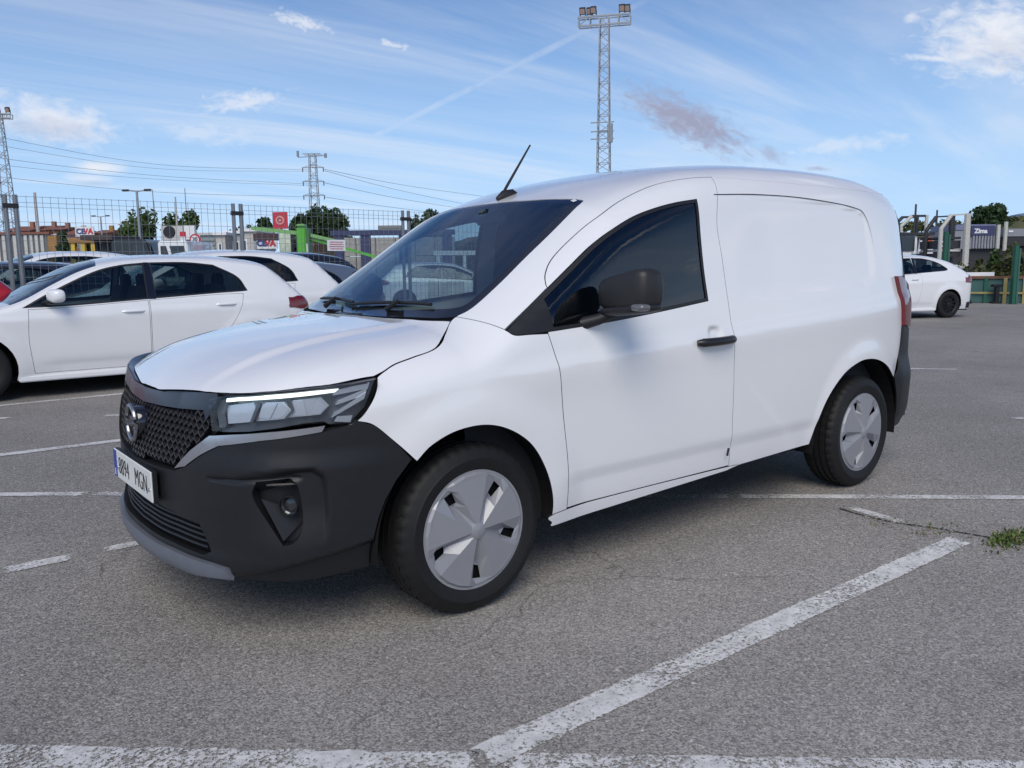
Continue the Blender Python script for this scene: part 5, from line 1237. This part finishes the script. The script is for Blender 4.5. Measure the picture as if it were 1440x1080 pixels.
t,L=place('light_truck','white light truck cab with slanting windscreen pillar below the white board','truck',224,268,20.5); h=ry(245,338.5,20.5); fr=((0,0,0),(1,0,0),(0,0,1),(0,1,0))
MB().prism([(0,.4),(0,h-.03),(.03,h),(L*.88,h),(L*.93,h-.04),(L,h*.5),(L,.4)],0,1.8,fr).build('cab',WHITE2,t,bevel=.03)
MB().prism([(L*.09,h*.56),(L*.09,h-.13),(L*.26,h-.13),(L*.50,h*.56)],-.02,0,fr).build('side_window',WIN,t); MB().prism([(L*.37,h-.13),(L*.84,h-.13),(L*.92,h*.56),(L*.62,h*.56)],-.02,0,fr).build('windscreen',WIN,t)
for x in (.2,.8): MB().lathe([(.001,-.03),(.19,-.03),(.2,-.05),(.32,-.04),(.33,.15)],'y',(L*x,.06,.33),24).build('wheel',RUB,t)
MB().box2((L*.1,-.012,h*.42),(L*.9,-.004,h*.44)).build('body_line',TRIM,t)
t,L=place('white_board','large grey white board with a dark round disc on it','board',230,276,34); z1,z0=ry(240,318,34),ry(240,338,34)
MB().box2((0,0,z0),(L*.66,.12,z1)).build('board',PALE,t); MB().box2((L*.68,.05,z0+.02),(L,.2,z1+.02)).build('board',SIGNW,t)
MB().lathe([(.001,-.05),(.22,-.05),(.25,-.02),(.25,.02)],'y',(L*.25,-.0,(z0+z1)/2+.04),24).build('disc',SIGNK,t,smooth=30)
for x in (.1,L*.6,L*.9): MB().box2((x,.12,0),(x+.1,.22,z0)).build('leg',STEEL,t)
t,L=place('warning_post','red and white striped warning post beside the speed limit sign','post',256,263,27); z1=ry(260,326,27)
for k in range(6): MB().box2((0,0,z1-.16*(k+1)),(L,.08,z1-.16*k)).build('stripe',SIGNR if k%2==0 else SIGNW,t)
MB().box2((0,.01,0),(L,.07,z1-.96)).build('stem',WOOD,t)
p=ground_at(277,26); zc_=zat(277,337,26); t=thing('speed_sign','round red and white speed limit sign reading 30','road sign',(float(p[0]),float(p[1]),0),math.radians(-40))
MB().tube([(0,.03,0),(0,.03,zc_+.1)],.03,8).build('post',STEEL,t); MB().lathe([(.001,-.02),(.175,-.02),(.18,.0)],'y',(0,0,zc_),28).build('sign_face',SIGNR,t); MB().lathe([(.001,-.026),(.125,-.026),(.125,-.02)],'y',(0,0,zc_),28).build('sign_centre',SIGNW,t); text_mesh('30',.17,'numerals',SIGNK,t,(0,-.030,zc_),(1,0,0),(0,0,1),.004,bold=.004)
t,L=place('container','teal grey ribbed container behind the speed limit sign','container',284,306,40); h=ry(295,331,40)
MB().box2((0,0,0),(L,2.4,h)).build('box',CONT,t); b=MB()
for z in np.arange(.3,h-.1,.22): b.box2((.05,-.05,z),(L-.05,0,z+.10))
b.build('rib',CONT,t); MB().box2((-.1,-.1,h),(L+.1,2.5,h+.12)).build('roof',PALE,t)
def cabin(px0,px1,yt,D,label,m_,wins):
    t,L=place('site_cabin',label,'cabin',px0,px1,D,'site cabins behind the fence'); h=ry(px0,yt,D); MB().box2((0,0,0),(L,2.4,h)).build('wall',m_,t); MB().box2((-.1,-.12,h),(L+.1,2.5,h+.14)).build('roof',SIGNW,t)
    for x0,x1 in wins: w=MB().box2((L*x0,-.05,h-1.5),(L*x1,.02,h-.35)).build('window',SIGNW,t); MB().box2((L*x0+.07,-.07,h-1.43),(L*x1-.07,-.04,h-.42)).build('pane',WIN,w)
cabin(306,319,331,39,'narrow beige cabin right of the teal grey container',CABIN,[(.2,.7)])
cabin(319,341,329,40,'grey cabin with a wide window behind the paired fence posts',mat('cabin_grey',(.33,.36,.38),.6),[(.08,.55),(.62,.92)])
cabin(342,362,326,38,'cream cabin left of the white company sign near the green column',CABIN,[(.1,.4)])
# red square sign and green machine
t,L=place('square_sign','red square sign with a pale ring emblem on a post','sign',387,407,30); z1,z0=ry(397,299,30),ry(397,322,30)
MB().box2((0,0,z0),(L,.08,z1)).build('sign_board',SIGNR,t); MB().lathe([(.10,-.02),(.13,-.03),(.16,-.02)],'y',(L*.5,0,(z0+z1)/2),24).build('emblem_ring',mat('sign_pink',(.62,.30,.28),.5),t,smooth=True); MB().lathe([(.001,-.02),(.05,-.02)],'y',(L*.5,0,(z0+z1)/2),12).build('emblem_dot',MAT['sign_pink'],t); MB().box2((L*.44,.08,0),(L*.56,.2,z1)).build('post',STEEL,t)
GRN=mat('machine_green',(.10,.42,.045),.45,noise=(6.,.08)); GRN2=mat('machine_pale_green',(.20,.42,.14),.5,noise=(6.,.1))
t,L=place('green_lift','bright green vehicle lift column with long sloping arms','vehicle lift',419,436,22); z1=ry(427,319,22)
MB().box2((.0,0,0),(L*.72,.4,z1)).build('column',GRN,t,bevel=.03); MB().box2((L*.72,.05,0),(L,.35,z1-.05)).build('guide_rail',mat('machine_dark_green',(.05,.14,.05),.5),t); MB().box2((L*.8,-.03,.5),(L*.92,.05,z1-.45)).build('cover_strip',SIGNW,t); MB().box2((L*.03,-.03,z1),(L*.7,.3,z1+.07)).build('cap',GRN2,t,bevel=.02)
MB().bar((0,.2,z1-.16),(-1.25,.2,z1-.02),.10).build('arm',GRN2,t); MB().bar((L,.2,z1-.22),(L+.95,.2,z1-.45),.09).build('arm',GRN2,t); MB().bar((L,.26,z1-.32),(L+1.75,.26,z1-.82),.07).build('brace',GRN,t)
t,L=place('mural_panel','pale green and white panel between the company sign and the green column','panel',395,414,23); h=ry(404,327,23); MB().box2((0,0,0),(L*.8,.08,h)).build('board',mat('mural_pale',(.55,.62,.50),.7,noise=(9.,.25)),t); MB().box2((L*.86,0,0),(L,.12,h-.05)).build('post',SIGNK,t); MB().box2((-.75,.05,h-.22),(-.05,.12,h-.02)).build('dark_board',mat('dark_maroon',(.06,.03,.035),.6),t); MB().box2((-.75,.06,0),(-.68,.12,h)).build('leg',STEEL,t)
t,L=place('timber_screen','dark timber screen behind the notice on the fence','screen',436,472,24); h=ry(455,333,24)
for k in range(12): MB().box2((k*L/12+.008,0,0),((k+1)*L/12-.008,.05,h-.02*rng.random())).build('plank',mat('dark_timber',(.06,.04,.03),.8,noise=(9.,.3)),t)
t,L=place('steel_gantry','navy blue steel gantry with posts behind the fence, left of the van windscreen','gantry',466,640,40); z1,z0=ry(520,324,40),ry(520,331,40)
MB().box2((0,0,z0),(L,.5,z1)).build('beam',NAVYB,t); 
for f in (.02,.24,.55,.9): MB().box2((L*f,.05,0),(L*f+.45,.45,z0)).build('post',NAVYB,t)
t,L=place('roof_unit','grey box unit standing on the navy gantry','unit',533,565,40.2); MB().box2((0,.05,z1+.005),(L,.45,ry(548,317,40))).build('housing',mat('unit_grey',(.20,.21,.21),.7),t)
MB().box2((.1,.03,z1+.08),(L-.1,.05,ry(548,317,40)-.08)).build('grating',MAT['unit_grey'],t)
t,L=place('block_wall','grey concrete block wall below the navy gantry','wall',474,640,43); h=ry(520,334,43); nb=int(L/.95)
for r_ in range(3):
    for k in range(nb): MB().box2((k*L/nb+.02+(r_%2)*.0,0,r_*h/3+.015),((k+1)*L/nb-.02,.5,(r_+1)*h/3-.015)).build('block',BLOCK,t)
# seen through the windscreen
t,L=place('concrete_barrier','pale concrete barrier seen low through the windscreen of the van','barrier',598,652,19.0); h=.95
for k in range(3): MB().prism([(-.3,0),(.3,0),(.12,.35),(.09,h),(-.09,h),(-.12,.35)],k*L/3+.02,(k+1)*L/3-.02,((0,.3,0),(0,1,0),(0,0,1),(1,0,0))).build('segment',PALE,t)
t,L=place('guard_rail','white rail on posts seen through the windscreen of the van','rail',610,692,30); z=ry(650,356,30)
MB().box2((0,0,z-.07),(L,.08,z+.09)).build('rail',SIGNW,t)
for f in (.05,.5,.95): MB().box2((L*f,.02,0),(L*f+.12,.14,z-.07)).build('post',SIGNW,t)
t,L=place('blank_sign','pale rectangular sign seen at the right of the windscreen','sign',692,718,26); z1,z0=ry(705,340,26),ry(705,354,26)
MB().box2((0,0,z0),(L,.05,z1)).build('sign_board',SIGNW,t); MB().box2((L*.45,.05,0),(L*.55,.12,z1)).build('post',STEEL,t)
t,L=place('dark_hedge','long dark hedge seen through the windscreen of the van','hedge',585,760,66); h=ry(660,352,66); b=MB()
for k in range(26): leaves(b,(L*(k+.5)/26,.5,h*.5),(L/30,.8,h*.55),70,.22)
b.build('foliage',LEAF[1],t); b=MB()
for k in range(9): b.tube([(L*(k+.5)/9,.5,0),(L*(k+.5)/9,.5,h*.6)],[.06,.03],5)
b.build('stem',BARK,t)
# ------------------------------------------------------------------ right-hand yard
def bank():
    b=MB(); a,eu,ev,ew,L=frame(560,1700,95,70); n=90;m_=8; V=[];
    for i in range(n+1):
        for j in range(m_+1):
            f=j/m_; base=a+eu*L*i/n+ew*(f*40-4); hgt=(5.2+.7*math.sin(i*.35)+.5*rng.random())*sstep(np.array(f),0,.45)*(.75+.25*math.sin(i*.11)); V.append((base[0],base[1],float(hgt)-.05))
    return b.add(V,[(i*(m_+1)+j,(i+1)*(m_+1)+j,(i+1)*(m_+1)+j+1,i*(m_+1)+j+1) for i in range(n) for j in range(m_)])
BK=bank().build('grass_bank',mat('bank_grass',(.085,.085,.035),.9,noise=(.5,.45)),None,smooth=True); tag(BK,kind='structure')
# scrub covering the bank
b=MB(); a,eu,ev,ew,L=frame(1150,1560,92,70)
for k in range(420):
    u=rng.random();v=rng.random(); p=a+eu*L*u+ew*(2+14*v); leaves(b,(p[0],p[1],1.0+4.6*float(sstep(np.array(v),0,.7))),(.9,.9,.7),9,.26)
o=b.build('scrub',LEAF[2]); tag(o,'yellow green scrub covering the bank beyond the transporters','scrub',kind='stuff')
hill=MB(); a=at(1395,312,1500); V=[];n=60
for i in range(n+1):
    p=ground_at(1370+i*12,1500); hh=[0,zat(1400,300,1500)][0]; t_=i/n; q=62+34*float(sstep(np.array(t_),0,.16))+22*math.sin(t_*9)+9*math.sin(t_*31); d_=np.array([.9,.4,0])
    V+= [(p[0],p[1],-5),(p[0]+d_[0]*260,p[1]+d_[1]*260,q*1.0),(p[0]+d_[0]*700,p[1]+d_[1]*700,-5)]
hill.add(V,[(i*3+j,(i+1)*3+j,(i+1)*3+j+1,i*3+j+1) for i in range(n) for j in range(2)]); hl_o=hill.build('far_hill',mat('far_hill_haze_blue',(.11,.16,.23),.95,noise=(.02,.25)),None,smooth=True); tag(hl_o,kind='structure')  # the blue of distant haze is painted into the hill's base colour
# far plain and tree lines to the horizon
b=MB()
for k in range(620):
    t_=2*math.pi*k/620; D=300+150*rng.random(); p=(CAM_C[0]+D*math.cos(t_),CAM_C[1]+D*math.sin(t_)); H=3.0+3.8*rng.random(); leaves(b,(p[0],p[1],H*.5),(4.5,4.5,H*.55),24,1.1)
o=b.build('far_woods',LEAF[1]); tag(o,'distant dark belt of trees along the horizon','woods',kind='stuff')
TRW=mat('transporter_white',(.52,.51,.46),.5,noise=(7.,.1)); TRO=mat('transporter_orange',(.62,.13,.05),.45); TRD=mat('chassis_dark',(.03,.03,.035),.6); TRG=mat('trailer_grey',(.25,.26,.29),.55,noise=(4.,.12)); TRB=mat('trailer_blue',(.045,.05,.13),.5,noise=(4.,.1))
t,L=place('transporter_truck','white and orange car transporter cab with an open deck frame above it','truck',1246,1314,38); X=lambda px:(px-1246)/68*L; Z=lambda y:ry(1280,y,38)
MB().box2((X(1246),.1,.55),(X(1290),2.4,Z(330))).build('cab',SIGNW,t,bevel=.06); MB().box2((X(1251),.04,Z(353)),(X(1285),.1,Z(332.5))).build('windscreen',WIN,t); MB().box2((X(1250),.0,Z(331)),(X(1312),2.4,Z(327))).build('deck',TRD,t)
MB().box2((X(1291),.2,.6),(X(1301),2.3,Z(334))).build('side_door',TRD,t); MB().prism([(X(1299),Z(334)),(X(1312),Z(334)),(X(1312),Z(337)),(X(1303),Z(354)),(X(1299),Z(354))],.1,2.3,((0,0,0),(1,0,0),(0,0,1),(0,1,0))).build('side_panel',TRO,t); MB().prism([(X(1303),Z(354.5)),(X(1312.4),Z(337)),(X(1312.4),.6),(X(1300),.6),(X(1300),Z(354.5))],.12,2.28,((0,0,0),(1,0,0),(0,0,1),(0,1,0))).build('side_panel',SIGNW,t)
MB().bar((X(1287),-.25,Z(354)),(X(1289),-.25,Z(336)),.10).build('mirror_bracket',SIGNW,t); MB().box2((X(1282),-.1,Z(357)),(X(1290),.1,Z(353.6))).build('bumper_corner',SIGNW,t)
for q in ([(1267,327),(1267,318),(1281,304)],[(1302,327),(1302,303)]):
    for yy,m_ in ((.2,TRW),(1.1,TRD)): MB().tube([(X(a_),yy,Z(b_)) for a_,b_ in q],.08,8).build('deck_post',m_,t)
for yy in (.2,1.1): MB().bar((X(1281),yy,Z(304)),(X(1300),yy,Z(304)),.10).build('deck_bar',TRD,t)
for x in (1262,1300): MB().lathe([(.001,-.12),(.3,-.12),(.5,-.10),(.52,.1)],'y',(X(x),.3,.52),24).build('wheel',RUB,t)
t,L=place('transporter_trailer','transporter trailer with thick cream posts and dark ramps','trailer',1316,1366,34); X=lambda px:(px-1316)/50*L; Z=lambda y:ry(1340,y,34)
for yy,m_ in ((0,TRW),(1.2,TRD)):
    MB().tube([(X(1320),yy,.6),(X(1320),yy,Z(322)),(X(1333),yy,Z(303))],.085,8).build('deck_post',m_,t); MB().tube([(X(1357),yy,.5),(X(1356),yy,Z(301))],.125,8).build('deck_post',m_,t); MB().bar((X(1333),yy,Z(303)),(X(1356),yy,Z(302)),.06).build('deck_bar',m_,t)
for y0,y1 in ((333,336),(338,349),(356,361)): MB().box2((X(1323),.3,Z(y1)),(X(1354),1.9,Z(y0))).build('ramp',TRD,t)
MB().box2((X(1324),.25,Z(353.5)),(X(1354),1.9,Z(350.5))).build('ramp',PALE,t)
for z in (340,346): MB().bar((X(1320),-.05,Z(z)),(X(1326),-.05,Z(z)),.05).build('rung',SIGNW,t)
MB().lathe([(.001,-.14),(.3,-.14),(.48,-.12),(.5,.1)],'y',(X(1342),.2,.5),24).build('wheel',RUB,t); TA=np.linspace(.2,2.9,12); MB().tube([(X(1342)+.66*math.cos(a_),.05,.5+.66*math.sin(a_)) for a_ in TA],.07,6).build('mudguard',TRW,t)
t,L=place('box_trailer','grey slatted box trailer with a blue sign board behind the cream posts','trailer',1340,1403,40); X=lambda px:(px-1340)/63*L; Z=lambda y:ry(1370,y,40)
MB().box2((0,0,Z(350)),(L,2.4,Z(324))).build('body',TRG,t); MB().box2((0,-.04,Z(323.6)),(X(1396),2.4,Z(316))).build('top_band',mat('trailer_blue_grey',(.18,.20,.30),.5),t)
for k in range(9): MB().box2((X(1364+k*4.1),-.09,Z(349)),(X(1366.6+k*4.1),-.0,Z(332))).build('slat',TRG,t)
MB().box2((X(1361),-.10,Z(331.5)),(X(1393),-.045,Z(318))).build('sign_board',TRB,t); text_mesh('Zima',.30,'lettering',SIGNW,t,(X(1374),-.115,Z(325.5)),(1,0,0),(0,0,1),.02,bold=.012)
MB().box2((0,.2,.5),(L,2.2,Z(350.4))).build('chassis',TRD,t)
for x in (1350,1362,1392): MB().lathe([(.001,-.12),(.3,-.12),(.48,-.10),(.5,.1)],'y',(X(x),.25,.5),20).build('wheel',RUB,t)
for x,y0,y1 in ((1397,317,350),(1407,313,353)): MB().tube([(X(x),-.2,Z(y1)),(X(x),-.2,Z(y0))],.09,8).build('stake',TRW,t)
t,L=place('dark_trailer','dark trailer body at the right edge beyond the shrubs','trailer',1409,1475,41); Z=lambda y:ry(1420,y,41); MB().box2((0,0,Z(346)),(L,2.4,Z(333))).build('body',TRD,t); MB().box2((0,-.04,Z(332.6)),(L,2.4,Z(322))).build('top_band',TRG,t); MB().box2((L*.07,-.08,Z(327)),(L*.16,-.045,Z(324.5))).build('marker_plate',SIGNW,t); MB().box2((0,.3,.4),(L,2.1,Z(346.6))).build('chassis',TRD,t)
DKG=mat('green_post_paint',(.015,.10,.06),.5,noise=(6.,.1)); TEAL=mat('teal_panel',(.045,.115,.105),.6,noise=(2.,.2)); OCH=mat('ochre_rail',(.34,.27,.10),.6,noise=(4.,.15)); RUST=mat('rust_rail',(.16,.075,.04),.7,noise=(4.,.2))
def gpost(px,y0,y1,D,label):
    t,L=place('fence_post',label,'fence post',px-3.2,px+5,D,'green fence posts at the right'); za,zb=0,ry(px,y0,D); MB().box2((0,0,0),(L*.55,.16,zb)).build('post',DKG,t); MB().box2((L*.7,.02,0),(L,.1,zb-.1)).build('brace',TEAL,t)
gpost(1430,345,428,25,'thick dark green post at the right edge'); gpost(1330,326,372,31,'green post in front of the cream transporter posts')
t,L=place('teal_wall','low teal panel wall with ochre posts along the right yard','wall',1285,1500,27,None,25.); h=.86; n=8
for k in range(n): MB().box2((k*L/n+.012,0,.02),((k+1)*L/n-.012,.06,h-.10)).build('panel',TEAL,t)
for k in range(n+1): MB().box2((k*L/n-.05,-.07,0),(k*L/n+.05,-.005,h-.05)).build('post',OCH if k!=4 else DKG,t)
MB().box2((0,-.06,h-.085),(L,.10,h-.0)).build('rail',RUST,t)
MB().box2((L*.40,-.08,.30),(L,-.072,.36)).build('rail',OCH,t)
t,L=place('barrier_rail','white horizontal barrier beam on top of the low teal wall','barrier',1348,1396,26.3); z=ry(1370,386,26.3); MB().box2((0,-.12,z-.07),(L,.0,z+.07)).build('beam',SIGNW,t); MB().box2((0,-.11,z-.16),(L,-.01,z-.075)).build('under_beam',TRD,t)
for f in (.03,.95): MB().box2((L*f,-.1,0),(L*f+.08,-.02,z-.165)).build('leg',TRD,t)
t,L=place('mooring_bollard','black T shaped bollard standing before the low teal wall','bollard',1398,1412,25.6); MB().box2((L*.38,0,0),(L*.72,.12,.52)).build('shaft',SIGNK,t); MB().box2((0,-.03,.52),(L,.15,.60)).build('head',SIGNK,t,bevel=.02); MB().box2((L*.1,-.05,0),(L*.9,.17,.06)).build('foot',SIGNK,t)
t,L=place('kerb_block','small black block on the ground before the low teal wall','block',1358,1371,25.8); MB().prism([(0,0),(L,0),(L*.85,.10),(L*.15,.10)],0,.2,((0,0,0),(1,0,0),(0,0,1),(0,1,0))).build('block',SIGNK,t)
# ------------------------------------------------------------------ weeds in the crack
GRS=mat('weed_green',(.07,.12,.025),.7,spec=.2,noise=(20.,.4)); GRD=mat('weed_dry',(.22,.19,.09),.8,noise=(20.,.3))
def weeds(c,n,sx,sy,h,label,dry=.25,group=None):
    t=thing('weed_clump',label,'weeds',(c[0],c[1],0),0,group)
    for nm,m_,k in (('green_blades',GRS,int(n*(1-dry))),('dry_blades',GRD,int(n*dry))):
        b=MB()
        for _ in range(k):
            x,y=rng.normal()*sx,rng.normal()*sy; a=rng.random()*6.28; l=h*(.4+.9*rng.random()); w=.0022+.002*rng.random(); d=np.array([math.cos(a),math.sin(a)]); s=np.array([-d[1],d[0]])*w; t1=.45*l; 
            p0=np.array([x,y]);p1=p0+d*t1*.5;p2=p0+d*t1*(.9+.6*rng.random()); z1=l*.55;z2=l*(.45+.5*rng.random())
            b.add([(*(p0-s),.002),(*(p0+s),.002),(*(p1+s*1.3),z1),(*(p1-s*1.3),z1),(*p2,z2)],[(0,1,2,3),(3,2,4)])
        tag(b.build(nm,m_,t),kind='stuff')
weeds((2.36,-1.82),420,.085,.032,.026,'green weed clump growing in the asphalt crack at the right edge')
weeds((2.20,-1.53),50,.08,.03,.018,'sparse dry weeds at the end of the long white line',.55)
weeds((2.14,-1.33),30,.06,.03,.014,'sparse weeds around the short worn white stroke',.4)
# crack with crumbled edge and loose soil
b=MB(); CP=cr([(2.22,-1.06),(2.20,-1.25),(2.22,-1.40),(2.27,-1.52),(2.30,-1.66),(2.34,-1.82),(2.38,-2.02),(2.44,-2.3)],10); V=[]
for i,p in enumerate(CP): w=.005+.007*rng.random(); V+=[(p[0]-w,p[1]-w*.3,.0022),(p[0]+w,p[1]+w*.3,.0022)]
b.add(V,[(2*i,2*i+1,2*i+3,2*i+2) for i in range(len(CP)-1)]); o=b.build('ground_crack',mat('crack_soil',(.035,.032,.028),.95,noise=(30.,.4))); tag(o,kind='structure')
b=MB()
for k in range(260):
    p=CP[rng.integers(len(CP))]+rng.normal(size=2)*[.05,.05]; r=.003+.005*rng.random(); q=[(p[0]+r*math.cos(a_),p[1]+r*math.sin(a_),.001+r*.3) for a_ in np.linspace(0,6.28,6)[:-1]]; b.add(q+[(p[0],p[1],r*1.1)],[(i,(i+1)%5,5) for i in range(5)])
o=b.build('loose_grit',mat('grit',(.24,.23,.21),.9,noise=(60.,.4))); tag(o,'loose grit scattered along the crack','grit',kind='stuff')
# the wheel prototypes are no longer needed
for r in _WH.values():
    for ch in list(r.children): bpy.data.objects.remove(ch)
    bpy.data.objects.remove(r)
